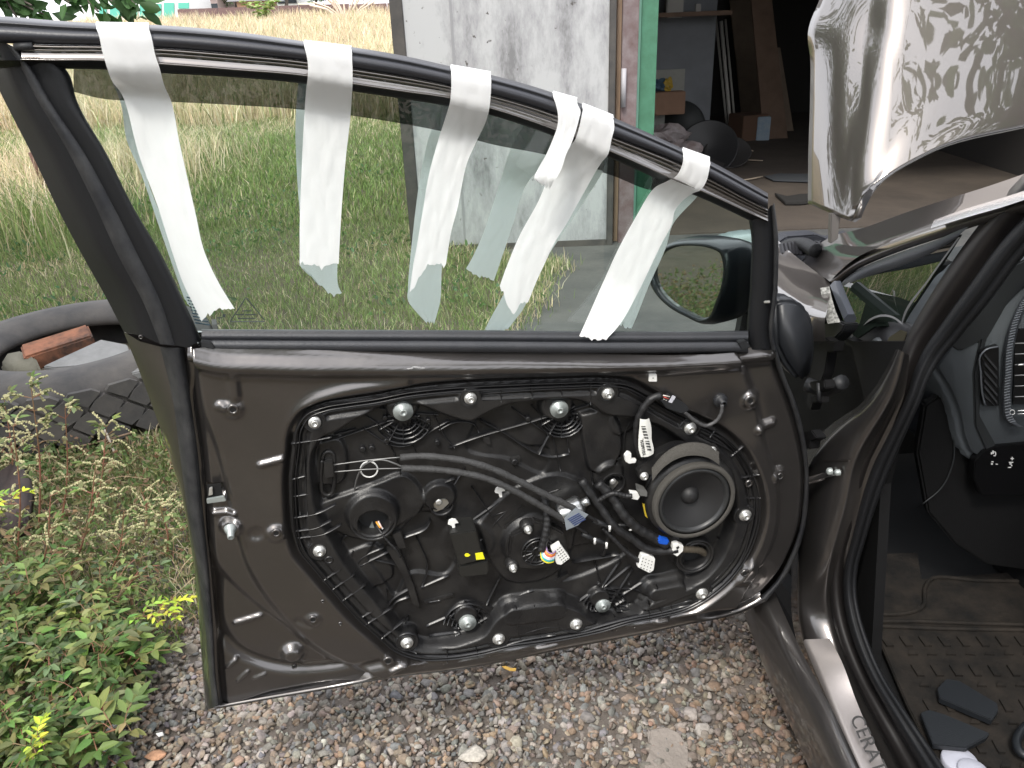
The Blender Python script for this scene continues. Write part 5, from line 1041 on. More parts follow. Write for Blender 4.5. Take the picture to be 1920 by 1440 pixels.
scrap([(190,1383),(205,1362),(226,1350),(243,1338),(252,1340),(250,1352),(236,1357),(218,1366),(204,1380)],'long twisted white paper scrap on the gravel below the door corner')
scrap([(184,1410),(196,1398),(204,1402),(209,1412),(196,1418),(190,1424)],'small crumpled white scrap below the twisted paper')
scrap([(134,1398),(144,1394),(146,1404),(138,1410)],'tiny white scrap between the weeds and the gravel')
scrap([(292,1376),(305,1373),(307,1379),(298,1382)],'little white chip on the gravel right of the twisted paper')
P=[G(x,y,.022) for x,y in [(941,1250),(948,1249),(958,1253),(968,1253),(966,1259),(955,1258),(946,1254)]]
o=prism('fallen_leaf',P,DZ*.001,M1('yellow_leaf',(.62,.36,.05),.6)); tag(o,'small yellow orange fallen leaf on the gravel below the door edge','leaf')
pm_=mat('dusty_concrete_spill',(.24,.21,.185),.95,vary=.6,vcol=(.17,.15,.13),vscale=14,bump=1,bscale=60,bdist=.005)
P=crv([(1212,1375),(1235,1366),(1265,1372),(1286,1396),(1290,1430),(1270,1470),(1225,1470),(1208,1440),(1218,1410),(1212,1375)],40)[:-1]
o=prism('mortar_spill',[G(x,y,.0045+.002*math.sin(i*1.7)) for i,(x,y) in enumerate(P)],DZ*.003,pm_,None,bev=.001); tag(o,'pale dusty mortar spill among the gravel beside the sill','mortar')
for k in range(1): pass
# ---- concrete apron through the window
APR=mat('weathered_apron_concrete',(.055,.056,.055),.9,vary=.9,vcol=(.115,.112,.105),vscale=2.2,detail=9,bump=.6,bscale=30,bdist=.005)
ap_=[(880,690),(960,600),(1000,560),(1006,515),(1040,500),(960,490),(880,478),(820,470),(840,452),(1200,440),(1240,420)]
pts=[G(x,y,.004) for x,y in ap_]+[np.array([2.2,5.35,.004]),np.array([4.2,5.35,.004]),np.array([4.2,2.6,.004]),np.array([.6,2.4,.004])]
o=prism('concrete_apron',pts,-DZ*.05,APR,None); tag(o,kind='structure')
apron_uv=np.array([[p[0],p[1]] for p in pts])
# ---- grass
def scat(n,x0,x1,y0,y1): return np.stack([rng.uniform(x0,x1,n),rng.uniform(y0,y1,n)],1)
def zone_out(P,m=0.):
    ok=~inside(P,gpoly)
    d,_=dpoly(P,apron_uv,True); ia=inside(P,apron_uv); ok&=~ia|((d<.10)&(rng.random(len(P))<.35))
    ok&=~((P[:,0]>-.42)&(P[:,1]>5.3)&(P[:,0]<4.6)&(P[:,1]<11.6)); ok&=~((P[:,0]>.5)&(P[:,1]<2.2))
    ok&=~(np.hypot(P[:,0]+1.78,P[:,1]-3.12)<.55); return ok
GP=[(.17,.25,.07),(.22,.30,.095),(.15,.22,.075),(.26,.32,.13),(.30,.31,.16),(.19,.27,.09)]
DRY=[(.68,.57,.39),(.60,.50,.33),(.76,.66,.48),(.50,.43,.27)]
def grass(name,n,x0,x1,y0,y1,h0,h1,wd,label,mix=.15,dens=None,lean=.5):
    P=scat(n,x0,x1,y0,y1); ok=zone_out(P)
    if dens is not None: ok&=rng.random(n)<dens(P[:,0],P[:,1])
    P=P[ok]; m_=len(P); ds=rng.random(m_)<(mix(P[:,0],P[:,1]) if callable(mix) else mix)
    c=cols(m_,GP,.26); c[ds]=cols(int(ds.sum()),DRY,.18)
    h=rng.uniform(h0,h1,m_)*(.55+.9*noise2(P[:,0],P[:,1],1.3,2)); V,Fc,C_=blades(np.column_stack([P,rise(P[:,1])-.02]),h,h*rng.uniform(0,lean,m_)*2,np.full(m_,wd)*rng.uniform(.6,1.3,m_),c)
    o=mesh(name,V,Fc,GRM,None,False,C_); tag(o,label,'grass',kind='stuff')
grass('lawn_grass',120000,-4.6,.9,2.25,6.2,.02,.07,.0042,'short green grass seen through the door window',mix=lambda x,y:.07+.16*(noise2(x,y,2.1,5)>.66))
grass('lawn_grass',110000,-9,1.,6.,13,.04,.11,.009,'green grass with dry patches further back',mix=lambda x,y:.06+.45*ss(y,10.5,13)+.12*(noise2(x,y,1.1,7)>.65),lean=.4)
grass('dry_grass',70000,-16,1.5,12.5,24,.25,.60,.014,'pale dry grass at the back of the plot',mix=.88,lean=.35)
grass('dry_grass',70000,-34,4,23,44,.3,.62,.026,'tall bleached grass in front of the brown fence',mix=.95,lean=.3)
grass('dry_grass',9000,-5.6,-2.6,5.2,10,.15,.45,.008,'straw patch at the left edge beyond the tyre',mix=lambda x,y:.2+.65*ss(y,6.2,7.6),lean=.4,dens=lambda x,y:1-ss(x,-4.2,-2.5))
grass('verge_grass',30000,-2.6,-.72,1.0,2.8,.02,.09,.004,'thin grass between the weeds and the gravel',mix=.35,dens=lambda x,y:.35+.5*noise2(x,y,5,1))
# tufts along the apron's edges
n=5200; k_=rng.integers(0,9,n); t_=rng.random(n); a_=apron_uv[k_]; b_=apron_uv[k_+1]; P=a_*(1-t_[:,None])+b_*t_[:,None]+rng.normal(size=(n,2))*.07; P=P[P[:,1]>2.3]; n=len(P)
cc=cols(n,GP+DRY,.25); V,Fc,C_=blades(np.column_stack([P,P[:,0]*0-.01]),rng.uniform(.02,.10,n),rng.uniform(0,.06,n),rng.uniform(.003,.006,n),cc)
o=mesh('edge_tufts',V,Fc,GRM,None,False,C_); tag(o,'dry and green tufts along the edge of the concrete apron','grass',kind='stuff')
# wild flowers and leafy clumps in the lawn
n=9000; P=scat(n,-5,.8,2.4,9); P=P[zone_out(P)&(rng.random(n)<ss(noise2(P[:,0],P[:,1],2.4,3),.45,.75))]; n=len(P)
d=rng.normal(size=(n,3)); d[:,2]=np.abs(d[:,2])+.4; V,Fc,C_=quads_leaf(np.column_stack([P,rng.uniform(0,.07,n)]),d,rng.normal(size=(n,3)),rng.uniform(.02,.05,n),rng.uniform(.01,.022,n),cols(n,[(.09,.17,.05),(.12,.20,.06),(.10,.19,.09)]))
o=mesh('broadleaf_ground_cover',V,Fc,LEAF,None,False,C_); tag(o,'low broad leaved weeds scattered through the lawn','ground cover',kind='stuff')
# ---- weeds thicket at left: stuff carpet + individual plants
wl=np.array([[-2.9,.7],[-.98,.7],[-1.0,1.15],[-.98,1.35],[-.90,1.62],[-.84,1.95],[-.80,2.4],[-1.0,2.6],[-1.5,2.55],[-2.9,2.6]])
n=26000; P=scat(n,-2.8,-.7,.8,2.75); d_,_=dpoly(P,wl,True); P=P[inside(P,wl)|(d_<.04)]; n=len(P)
hh=rng.random(n)**1.5*(.06+.16*ss(-P[:,0],.95,1.35)*ss(-P[:,1],-2.1,-1.5)+.02)
d=rng.normal(size=(n,3)); d[:,2]=np.abs(d[:,2])*.6+.1; V,Fc,C_=quads_leaf(np.column_stack([P,hh]),d,rng.normal(size=(n,3))+[0,0,.2],rng.uniform(.012,.030,n),rng.uniform(.006,.015,n),cols(n,[(.10,.16,.05),(.13,.19,.07),(.20,.21,.09),(.24,.20,.11),(.27,.17,.10),(.26,.25,.12),(.15,.21,.07)]))
o=mesh('weed_carpet',V,Fc,LEAF,None,False,C_); tag(o,'tangled low weeds with reddish stems left of the gravel','ground cover',kind='stuff')
bm=bmesh.new()
for i in range(420):
    x,y=rng.uniform(-2.3,-.85),rng.uniform(1.0,2.6)
    if not inside(np.array([[x,y]]),wl)[0]: continue
    p=np.array([x,y,rng.uniform(0,.05)]); d=rng.normal(size=3)*[1,1,.5]; d/=np.linalg.norm(d); L_=rng.uniform(.06,.2)
    sweep_bm(bm,crv(np.array([p,p+d*L_*.5+[0,0,.03],p+d*L_]),6),.0011,3,False)
o=bmobj('dry_stems',bm,mat('tan_red_stem',(.30,.18,.11),.8,vary=1,vcol=(.38,.33,.2),vscale=3)); tag(o,'thin tan and red stems tangled in the weeds','stems',kind='stuff')
STEM=mat('green_red_stem',(.16,.14,.06),.7,vary=1,vcol=(.28,.09,.07),vscale=9)
def pinnate(base,tip,n,L_,col,V_,F_,C_,bm,droop=.02):
    base=np.array(base,float); tip=np.array(tip,float); mid_=(base+tip)/2+[0,0,droop]; P=crv(np.array([base,mid_,tip]),n+1); sweep_bm(bm,P,.0011,4,False)
    d=tip-base; d/=np.linalg.norm(d); s=np.cross(d,[0,0,1.]); s/=max(np.linalg.norm(s),1e-6); pos=[];dr=[];
    for i in range(1,n+1):
        for sg in (-1,1): pos.append(P[i]); dr.append(d*.75+s*sg*.8+rng.normal(size=3)*.18)
    pos.append(P[-1]); dr.append(d); m_=len(pos); pos=np.array(pos); dr=np.array(dr)
    l=L_*rng.uniform(.75,1.15,m_); V,Fc,C=quads_leaf(pos,dr,np.cross(dr,np.array([0,0,1.]))+rng.normal(size=(m_,3))*.25,l,l*.42,np.tile(np.array(col),(m_,1))*np.exp(rng.normal(0,.26,(m_,1)))*np.exp(rng.normal(0,.10,(m_,3))))
    F_.append(Fc+sum(len(v) for v in V_)); V_.append(V); C_.append(C)
def weed(loc,height,nst,label,pal,leafL=.035,group=None,spread=.16,name='leafy_weed'):
    t=thing(name,label,'weed',tuple(loc),group); V_=[];F_=[];C_=[]; bm=bmesh.new(); loc=np.array(loc)
    for s in range(nst):
        a=rng.uniform(0,2*math.pi); tip=loc+[math.cos(a)*spread*rng.uniform(.3,1),math.sin(a)*spread*rng.uniform(.3,1),height*rng.uniform(.6,1)]
        P=crv(np.array([loc,loc+(tip-loc)*[.3,.3,.6],tip]),8); sweep_bm(bm,P,.0017,5,False)
        for i in range(2,8):
            for q in range(2):
                b=rng.uniform(0,2*math.pi); L2_=rng.uniform(.04,.09); pinnate(P[i],P[i]+[math.cos(b)*L2_,math.sin(b)*L2_,rng.uniform(-.01,.03)],3,leafL*rng.uniform(.7,1.1),pal[rng.integers(0,len(pal))],V_,F_,C_,bm)
    bmobj('stem',bm,STEM,t); mesh('foliage',np.concatenate(V_),np.concatenate(F_),LEAF,t,False,np.concatenate(C_)); return t
gp=[(.12,.19,.05),(.16,.23,.07),(.09,.15,.045),(.22,.26,.09),(.13,.17,.08)]
spots=[(60,1250),(150,1180),(20,1150),(120,1330),(200,1270),(40,1400),(90,1160),(185,1190),(10,1210),(150,1400),(215,1230)]
for i,(x,y) in enumerate(spots):
    p=G(x,y+40,0.); weed((p[0],p[1],0),.12+.07*random.random(),4,'bushy green weed with paired oval leaves in the thicket left of the gravel',gp,.026+.016*random.random(),'green weeds in the thicket left of the gravel')
def sprig(px0,px1,z0,z1,label,n=5):
    a=G(*px0,z0); b=G(*px1,z1); t=thing('yellow_sprig',label,'sprig',(a[0],a[1],0)); V_=[];F_=[];C_=[]; bm=bmesh.new(); d=b-a
    s=np.cross(d,[0,0,1.]); s/=np.linalg.norm(s); yel=[(.52,.58,.06),(.46,.56,.07),(.30,.44,.08)]
    sweep_bm(bm,crv(np.array([[a[0],a[1],0],a+[0,0,.0],b]),10),.0016,5,False)
    for i in range(n):
        q=a+d*(i+.3)/n; sg=(-1)**i; pinnate(q,q+s*sg*.035*rng.uniform(.6,1.3)+d*.3+[0,0,.01],4,.021*rng.uniform(.8,1.15),yel[0 if i>1 else 2] if i!=2 else yel[1],V_,F_,C_,bm)
    bmobj('stem',bm,STEM,t); mesh('foliage',np.concatenate(V_),np.concatenate(F_),LEAF,t,False,np.concatenate(C_))
sprig((245,1165),(335,1150),.12,.13,'bright yellow green sprig hanging over the gravel beside the door edge',6)
sprig((50,1440),(82,1385),.10,.16,'yellow green sprig at the bottom left corner above the gravel',5)
sprig((-30,950),(30,945),.30,.32,'broad yellow leaved sprig at the left edge below the tyre',4)
# seeding weeds with knobbly spikes
SEED=mat('straw_seed_heads',(.48,.44,.26),.9,vary=.8,vcol=(.25,.27,.11),vscale=60)
def spike_weed(px_base,px_top,label,n,seed):
    r_=random.Random(seed); b=G(*px_base); top=onplane(px_top[0],px_top[1],b,np.array([0,-1,.0])); t=thing('seeding_weed',label,'weed',(b[0],b[1],0)); bm=bmesh.new(); bs=bmesh.new()
    Hh=top[2]; P=crv(np.array([b,b+(top-b)*.5+[.015,0,0],top]),14); sweep_bm(bm,P,np.linspace(.0035,.0012,14),5,False); V_=[];F_=[];C_=[]
    for i in range(n):
        k=r_.randint(4,13); p=P[k]; a=r_.uniform(0,6.28); L_=r_.uniform(.03,.085)*(1 if k>6 else 1.3); d=np.array([math.cos(a),math.sin(a)*.6,r_.uniform(.1,.7)])
        q=crv(np.array([p,p+d*L_*.6,p+d*L_+[0,0,-L_*r_.uniform(.0,.7)]]),12); sweep_bm(bm,q,.0009,4,False)
        for j in range(3,12):
            for m_ in range(3): bmesh.ops.create_icosphere(bs,subdivisions=1,radius=r_.uniform(.0016,.0034),matrix=Matrix.Translation(q[j]+np.array([r_.uniform(-.002,.002) for _ in range(3)])))
        if r_.random()<.5: pinnate(p,p+d*.03,1,.03,(.15,.20,.07),V_,F_,C_,bm)
    bmobj('stem',bm,STEM,t); bmobj('seed_spikes',bs,SEED,t)['kind']='stuff'
    if V_: mesh('foliage',np.concatenate(V_),np.concatenate(F_),LEAF,t,False,np.concatenate(C_))
spike_weed((72,1010),(58,722),'tall seeding weed with knobbly straw spikes in front of the tyre',30,5)
spike_weed((112,1000),(122,765),'shorter seeding weed with a forked spike right of the tall one',13,8)
spike_weed((130,1090),(180,870),'drooping seeding weed with a red stem below the tyre tread',16,11)
spike_weed((30,1060),(25,800),'seeding weed at the very left edge with drooping spikes',18,21)
spike_weed((200,1090),(232,960),'yellowish seeding weed in the middle of the thicket',14,23)
spike_weed((60,1120),(95,930),'thin straw coloured seeding weed rising from the leafy weeds',16,25)
spike_weed((310,1060),(300,950),'slim seeding weed brushing the lower door edge',14,31)
spike_weed((20,960),(8,750),'bent straw coloured weed against the left frame edge',22,33)
spike_weed((160,1010),(200,800),'forked thin weed in front of the tyre tread',16,35)
spike_weed((270,1000),(262,910),'low seeding weed close to the door edge',12,14)
# ================================================================== TYRE WITH RUBBLE
tcn=np.array([-1.80,3.10,0.]); TR=.56; TH=.27
ty=thing('truck_tyre','big worn truck tyre lying flat in the grass, rubble in its middle','tyre',tuple(tcn)); TYM=mat('weathered_tyre_rubber',(.046,.045,.046),.85,vary=.9,vcol=(.11,.10,.09),vscale=5,detail=8,bump=.4,bscale=120)
lathe('carcass',tcn,(0,0,1),[(.30,.06),(.285,.03),(.30,.01),(.40,.0),(.50,.015),(.535,.05),(.545,.10),(.545,.18),(.530,.225),(.49,.262),(.42,.272),(.345,.262),(.315,.24),(.300,.222),(.305,.20),(.40,.20)],TYM,ty,96)
def tread_pt(a,z,r): return tcn+np.array([math.cos(a)*r,math.sin(a)*r,z])
BL=[]
nA=26
for row in range(4):
    for i in range(nA):
        a0=2*math.pi*(i+.5*(row%2))/nA; 
        if math.sin(a0)>.45: continue     # far side of the tyre, unseen from anywhere near
        da=2*math.pi/nA*.425; zc=.05+row*.056; dz=.0465; sk=.06*da
        q=[(a0-da*1.0,zc),(a0-da*.62,zc+dz*.62),(a0+sk,zc+dz),(a0+da*.45,zc+dz*.6),(a0+da*1.0,zc),(a0+da*.62,zc-dz*.62),(a0-sk,zc-dz),(a0-da*.45,zc-dz*.6)]
        if row==3: q=[(a0-da,zc),(a0-da*.75,zc+.036),(a0+da*.55,zc+.042),(a0+da,zc),(a0+da*.1,zc-dz)]
        BL.append([tread_pt(a,max(.012,min(z,.236)),.560-.0*0) for a,z in q])
for q in BL[:290]:
    cxy=np.mean([p[:2] for p in q],0)-tcn[:2]; cxy/=np.linalg.norm(cxy); prism('tread_block',q,-np.array([cxy[0],cxy[1],0])*.02,TYM,ty)
BR=mat('charred_orange_brick',(.34,.14,.075),.9,vary=1,vcol=(.03,.025,.022),vscale=9,detail=6,bump=.6,bscale=80)
def block(name,px,z,size,rot,m_,label,cat,tilt=0.,bev=.008):
    c=G(*px,z); o=boxm(name,(0,0,0),size,m_,None,bev,None); o.location=c; o.rotation_euler=(tilt,rot[1] if isinstance(rot,tuple) else 0,rot[0] if isinstance(rot,tuple) else rot); tag(o,label,cat); return o
block('brick',(112,652),.23,(.26,.12,.075),(.55,-.12),BR,'charred orange brick lying across the middle of the tyre','brick',.15)
CON=mat('pale_concrete_chunk',(.24,.24,.235),.9,vary=.7,vcol=(.15,.15,.145),vscale=10,bump=.4,bscale=60)
prism_=solid('concrete_slab',[G(x,y,z) for x,y,z in [(80,686,.235),(190,636,.27),(238,645,.27),(246,668,.25),(170,684,.24),(100,690,.23)]],-DZ*.035,CON,'flat pale grey slab piece leaning beside the brick inside the tyre','slab',.004)
solid('concrete_slab',[G(x,y,z) for x,y,z in [(150,690,.235),(215,668,.25),(262,655,.262),(285,690,.255),(250,700,.24)]],-DZ*.03,CON,'smaller grey slab piece on the right rim of the tyre','slab',.004)
solid('mortar_lump',[G(x,y,z) for x,y,z in [(0,682,.21),(12,660,.24),(40,655,.25),(66,668,.24),(76,690,.22),(60,700,.21),(10,700,.20)]],-DZ*.09,mat('olive_mortar',(.17,.16,.12),.95,bump=.8,bscale=50,bdist=.004),'olive grey lump of mortar left of the brick inside the tyre','lump',.01,True)
lathe('soil_fill',tcn,(0,0,1),[(.33,.10),(.2,.13),(0,.12)],SOIL,ty,30)
# dark hollow piece low at the left edge
solid('rubber_scrap',[G(x,y,z) for x,y,z in [(-40,900,.16),(40,850,.2),(60,900,.12),(50,980,.05),(0,1000,.03),(-40,980,.05)]],-DZ*.05,mat('dark_rubber_scrap',(.035,.03,.03),.7,vary=.8,vcol=(.09,.06,.055),vscale=12),'dark curved rubber scrap at the left edge in front of the tyre','rubber scrap',.02,True)
tube('dry_stick',[G(110,845,.03),G(180,830,.05),G(245,812,.05)],.004,mat('dry_twig',(.22,.15,.10),.9),None,6,10)
tag(bpy.data.objects['dry_stick'],'long thin dry stick lying along the foot of the tyre','stick')
o=tube('dry_stick',[G(215,850,.02),G(205,825,.06),G(196,806,.09)],.004,mat('pale_twig',(.42,.38,.32),.9),None,6,8); tag(o,'short pale stick standing up at the foot of the tyre','stick')
_rp=G(90,356); o=tube('rusty_post',[_rp,_rp+np.array([-.04,0,.36])],.045,mat('rust_brown_post',(.10,.05,.035),.8),None,8); tag(o,'short rusty brown post in the grass at the left edge','post')
# ================================================================== GARAGE
GAR=empty('garage',(1.9,5.4,0)); tag(GAR,'open garage with green frame posts and a galvanised gate leaf swung back','garage')
STL=bpy.data.materials.new('weathered_galvanised_sheet'); STL.use_nodes=True
def _stl():
    n=STL.node_tree; L=n.links; b=n.nodes['Principled BSDF']; b.inputs['Roughness'].default_value=.65; b.inputs['Metallic'].default_value=.15
    t=n.nodes.new('ShaderNodeTexCoord'); mp=n.nodes.new('ShaderNodeMapping'); mp.inputs['Scale'].default_value=(1.7,1,.6); L.new(t.outputs['Object'],mp.inputs[0])
    a=n.nodes.new('ShaderNodeTexNoise'); a.inputs['Scale'].default_value=2.6; a.inputs['Detail'].default_value=10; a.inputs['Roughness'].default_value=.72; L.new(mp.outputs[0],a.inputs['Vector'])
    c=n.nodes.new('ShaderNodeValToRGB'); c.color_ramp.elements[0].position=.36; c.color_ramp.elements[0].color=(.20,.20,.205,1); c.color_ramp.elements[1].position=.56; c.color_ramp.elements[1].color=(.46,.465,.47,1)
    e=c.color_ramp.elements.new(.45); e.color=(.34,.34,.35,1); L.new(a.outputs['Fac'],c.inputs[0])
    s=n.nodes.new('ShaderNodeTexNoise'); s.inputs['Scale'].default_value=26; s.inputs['Detail'].default_value=3; L.new(t.outputs['Object'],s.inputs['Vector'])
    r=n.nodes.new('ShaderNodeMapRange'); r.inputs[1].default_value=.70; r.inputs[2].default_value=.76; L.new(s.outputs['Fac'],r.inputs[0])
    m_=n.nodes.new('ShaderNodeMixRGB'); L.new(r.outputs[0],m_.inputs[0]); L.new(c.outputs[0],m_.inputs[1]); m_.inputs[2].default_value=(.10,.09,.085,1); L.new(m_.outputs[0],b.inputs['Base Color'])
_stl()
DKST=mat('dark_gate_frame',(.045,.043,.042),.6,vary=.7,vcol=(.10,.09,.08),vscale=8)
LP=5.12
xl0=Y(750,100,LP)[0]; xl=Y(770,300,LP)[0]; xr=Y(1140,300,LP)[0]
zb=Y(1100,458,LP)[2]
prism('gate_sheet',[(xl,LP,zb),(xr,LP,zb),(xr,LP,2.35),(xl,LP,2.35)],DN*0+np.array([0,.03,0]),STL,GAR,bev=.004)
for a,b,c_,d_ in [(xl-.045,xl+.03,zb-.03,2.4),(xr-.004,xr+.036,zb-.03,2.4)]:
    prism('gate_frame_bar',[(a,LP-.012,c_),(b,LP-.012,c_),(b,LP-.012,d_),(a,LP-.012,d_)],np.array([0,.09,0]),DKST,GAR,bev=.004)
prism('gate_frame_bar',[(xl+.03,LP-.010,zb-.03),(xr-.004,LP-.010,zb-.03),(xr-.004,LP-.010,zb+.03),(xl+.03,LP-.010,zb+.03)],np.array([0,.08,0]),DKST,GAR,bev=.004)
prism('gate_sheet_fold',[(xl+.30,LP-.003,zb+.03),(xl+.315,LP-.003,zb+.03),(xl+.315,LP-.003,2.3),(xl+.30,LP-.003,2.3)],np.array([0,.01,0]),mat('grey_seam_shadow',(.28,.28,.29),.6),GAR)
bx_=lambda x0,x1,y0,y1,z0,z1:[(x0,y0,z0),(x1,y0,z0),(x1,y0,z1),(x0,y0,z1)]
WOOD=mat('bare_pine',(.42,.30,.21),.8,vary=.6,vcol=(.30,.2,.13),vscale=12,stretch=(8,8,1))
BRN=mat('brown_purple_post_paint',(.12,.075,.072),.55,vary=.6,vcol=(.30,.27,.28),vscale=9,detail=7)
GRN=mat('green_gloss_paint',(.05,.15,.088),.45,vary=.5,vcol=(.09,.26,.17),vscale=12,detail=6,bump=.3,bscale=40)
GRL=mat('faded_green_paint',(.16,.36,.26),.5,vary=.5,vcol=(.24,.40,.32),vscale=14)
def postx(p0,p1,yy,depth,m_,name='frame_post',z0=-.02,z1=2.5,proud=0):
    a=Y(p0,250,yy)[0]; b=Y(p1,250,yy)[0]; prism(name,[(a,yy,z0),(b,yy,z0),(b,yy,z1),(a,yy,z1)],np.array([0,depth,0]),m_,GAR,bev=.003)
postx(1154,1165,5.20,.05,WOOD,'timber_batten'); postx(1163,1192,5.16,.12,BRN,'brown_frame_post',0.0)
postx(1187,1196,5.22,.10,GRL,'green_frame_post'); postx(1196,1226,5.24,.12,GRN,'green_frame_post')
p=Y(1169,165,5.14); tube('gate_hinge',[p-DZ*.11,p+DZ*.11],.016,mat('hinge_grey_paint',(.36,.35,.37),.5),GAR,10)
BRK=mat('garage_render',(.30,.28,.26),.9,vary=.5,vscale=5)
xg0=-.42; xg1=Y(1190,250,5.3)[0]; INW=mat('grey_inner_plaster',(.19,.20,.215),.9,vary=.7,vcol=(.11,.115,.12),vscale=1.6,detail=6)
def wall(name,x0,x1,y0,y1,z0,z1,m_): boxm(name,((x0+x1)/2,(y0+y1)/2,(z0+z1)/2),(x1-x0,y1-y0,z1-z0),m_,GAR)
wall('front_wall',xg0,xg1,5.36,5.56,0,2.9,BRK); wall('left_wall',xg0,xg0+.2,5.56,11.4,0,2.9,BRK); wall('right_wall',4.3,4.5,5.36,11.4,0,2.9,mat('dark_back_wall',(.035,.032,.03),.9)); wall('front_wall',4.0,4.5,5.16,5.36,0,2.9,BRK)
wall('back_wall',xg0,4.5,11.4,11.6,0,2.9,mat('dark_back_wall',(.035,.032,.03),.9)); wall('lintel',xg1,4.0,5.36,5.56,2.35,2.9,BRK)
boxm('garage_roof',((xg0+4.5)/2,8.4,2.98),(5.3,6.6,.15),mat('roof_felt',(.06,.06,.06),.9),GAR)
pA=Y(1228,100,8.7)[0]; pB=Y(1339,100,8.7)[0]
wall('inner_partition',pA-.2,pB,8.7,8.8,0,2.9,INW); wall('inner_partition_patch',pA,Y(1286,100,8.69)[0],8.68,8.70,.0,Y(1260,130,8.69)[2],mat('pale_plaster_patch',(.33,.33,.30),.9,vary=.5,vscale=3))
prism('garage_floor',[(xg0+.2,5.3,.012),(4.3,5.3,.012),(4.3,11.4,.012),(xg0+.2,11.4,.012)],-DZ*.05,mat('dusty_garage_floor',(.078,.062,.049),.95,vary=.8,vcol=(.04,.032,.026),vscale=2,detail=8,bump=.4,bscale=20,bdist=.004),GAR)
bpy.data.objects['garage_floor']
# contents
def leanboard(px,py0,py1,yy0,m_,label,wpx,cat='board',name='board'):
    b=G(px[1],py1); y=b[1]; a0=onplane(px[0],py0,(0,y+.15,0),(0,1,0)); w2=wpx/1500*y/2
    o=prism(name,[b+[-w2,0,0],b+[w2,0,0],a0+[w2*.8,0,0],a0+[-w2*.8,0,0]],np.array([0,.03,0]),m_,None,bev=.003); tag(o,label,cat)
PALE=mat('whitewashed_pipe',(.42,.40,.37),.6); DW=mat('dark_plank_wood',(.16,.105,.075),.9,vary=.6,vscale=6); TW=mat('tan_board',(.21,.16,.12),.9,vary=.5,vscale=4)
for (x0,y0_,x1,y1_,r,lb) in [(1341,22,1364,248,.014,'leftmost of the three pale pipes leaning in the dark garage'),(1352,40,1372,262,.020,'thickest of the three pale pipes leaning in the dark garage'),(1360,36,1380,252,.013,'rightmost of the three pale pipes leaning in the dark garage')]:
    b=G(x1,y1_); a0=onplane(x0,y0_,(0,b[1]+.35,0),(0,1,0)); o=tube('pipe',[b,a0],r,PALE,None,10); tag(o,lb,'pipe')
leanboard((1388,1415),0,222,9,TW,'wide tan board leaning left of the brown plank at the back of the garage',46)
leanboard((1426,1455),-20,262,9,DW,'brown plank leaning at the right of the boards in the garage',44)
leanboard((1448,1470),90,248,9,TW,'short pale tan board behind the brown plank',36)
boxm_t=lambda name,px,z,size,rz,m_,label,cat: tag((lambda o:(setattr(o,'location',Vector(G(*px)+np.array([0,0,z]))),setattr(o,'rotation_euler',(0,0,rz)),o)[2])(boxm(name,(0,0,0),size,m_,None,.006)),label,cat)
CB=mat('brown_cardboard',(.30,.18,.12),.9,vary=.3)
boxm_t('cardboard_box',(1243,285),.50,(.34,.28,.22),.1,CB,'brown cardboard box on the heap just right of the green post','box')
boxm_t('cardboard_box',(1400,262),.14,(.32,.3,.28),.3,mat('dark_cardboard',(.13,.075,.05),.9),'dark brown box on the floor under the leaning boards','box')
boxm_t('blue_carton',(1428,264),.13,(.14,.1,.26),-.1,mat('pale_blue_carton',(.22,.30,.38),.7,vary=.5,vcol=(.4,.42,.42),vscale=20),'pale blue carton standing on the garage floor by the planks','carton')
boxm_t('wooden_block',(1292,285),.1,(.10,.10,.2),.1,DW,'small brown block under the wheel disc','block')
c=G(1272,286)+[0,0,.26]; o=tube('wheel_disc',[c,c+np.array([.03,.06,0])],.25,mat('black_disc_rubber',(.02,.022,.022),.6),None,40); tag(o,'dark round wheel standing behind the cardboard box','wheel')
c=G(1325,312); o=lathe('basin',c+[0,0,.17],np.array([-.25,-.75,.55]),[(.0,-.08),(.22,-.06),(.27,.0),(.28,.012),(.27,.012),(.21,-.04),(0,-.055)],mat('black_basin_plastic',(.02,.02,.021),.5),None,36); tag(o,'tilted black basin on the garage floor','basin')
c=G(1362,312); o=lathe('basin',c+[0,0,.13],np.array([-.1,-.5,.8]),[(.0,-.07),(.17,-.06),(.21,.0),(.22,.01),(.21,.01),(.16,-.04),(0,-.05)],mat('grey_black_bucket',(.035,.033,.032),.6),None,36); tag(o,'smaller dark bowl overlapping the tilted basin','bowl')
def lump(name,px,z,r,sz,m_,label,cat,seed):
    r_=np.random.default_rng(seed); bm=bmesh.new(); bmesh.ops.create_icosphere(bm,subdivisions=3,radius=1); c=G(*px)+[0,0,z]
    ph=r_.uniform(0,6,6)
    for v in bm.verts:
        q=np.array(v.co[:]); k=1+.22*math.sin(q[0]*4+ph[0])*math.sin(q[1]*5+ph[1])+.16*math.sin(q[2]*7+ph[2]+q[0]*6)+.08*math.sin(q[1]*15+ph[3]); v.co=Vector(c+q*k*np.array(sz)*r)
    o=bmobj(name,bm,m_,None,False); tag(o,label,cat)
lump('crumpled_bag',(1245,312),.26,.2,(1.1,.8,.6),mat('dirty_white_bag',(.36,.33,.33),.6,vary=.8,vcol=(.14,.09,.08),vscale=7),'crumpled dirty white bag below the cardboard box','bag',1)
lump('crumpled_bag',(1275,322),.16,.17,(1.1,.8,.6),MATS['dirty_white_bag'],'pale rumpled sack on the floor below the wheel','sack',4)
lump('blue_bag',(1232,285),.66,.10,(1.0,.8,.7),mat('navy_blue_bag',(.03,.06,.10),.5,vary=.7,vcol=(.08,.16,.22),vscale=15),'small dark blue bag on top of the cardboard box','bag',2)
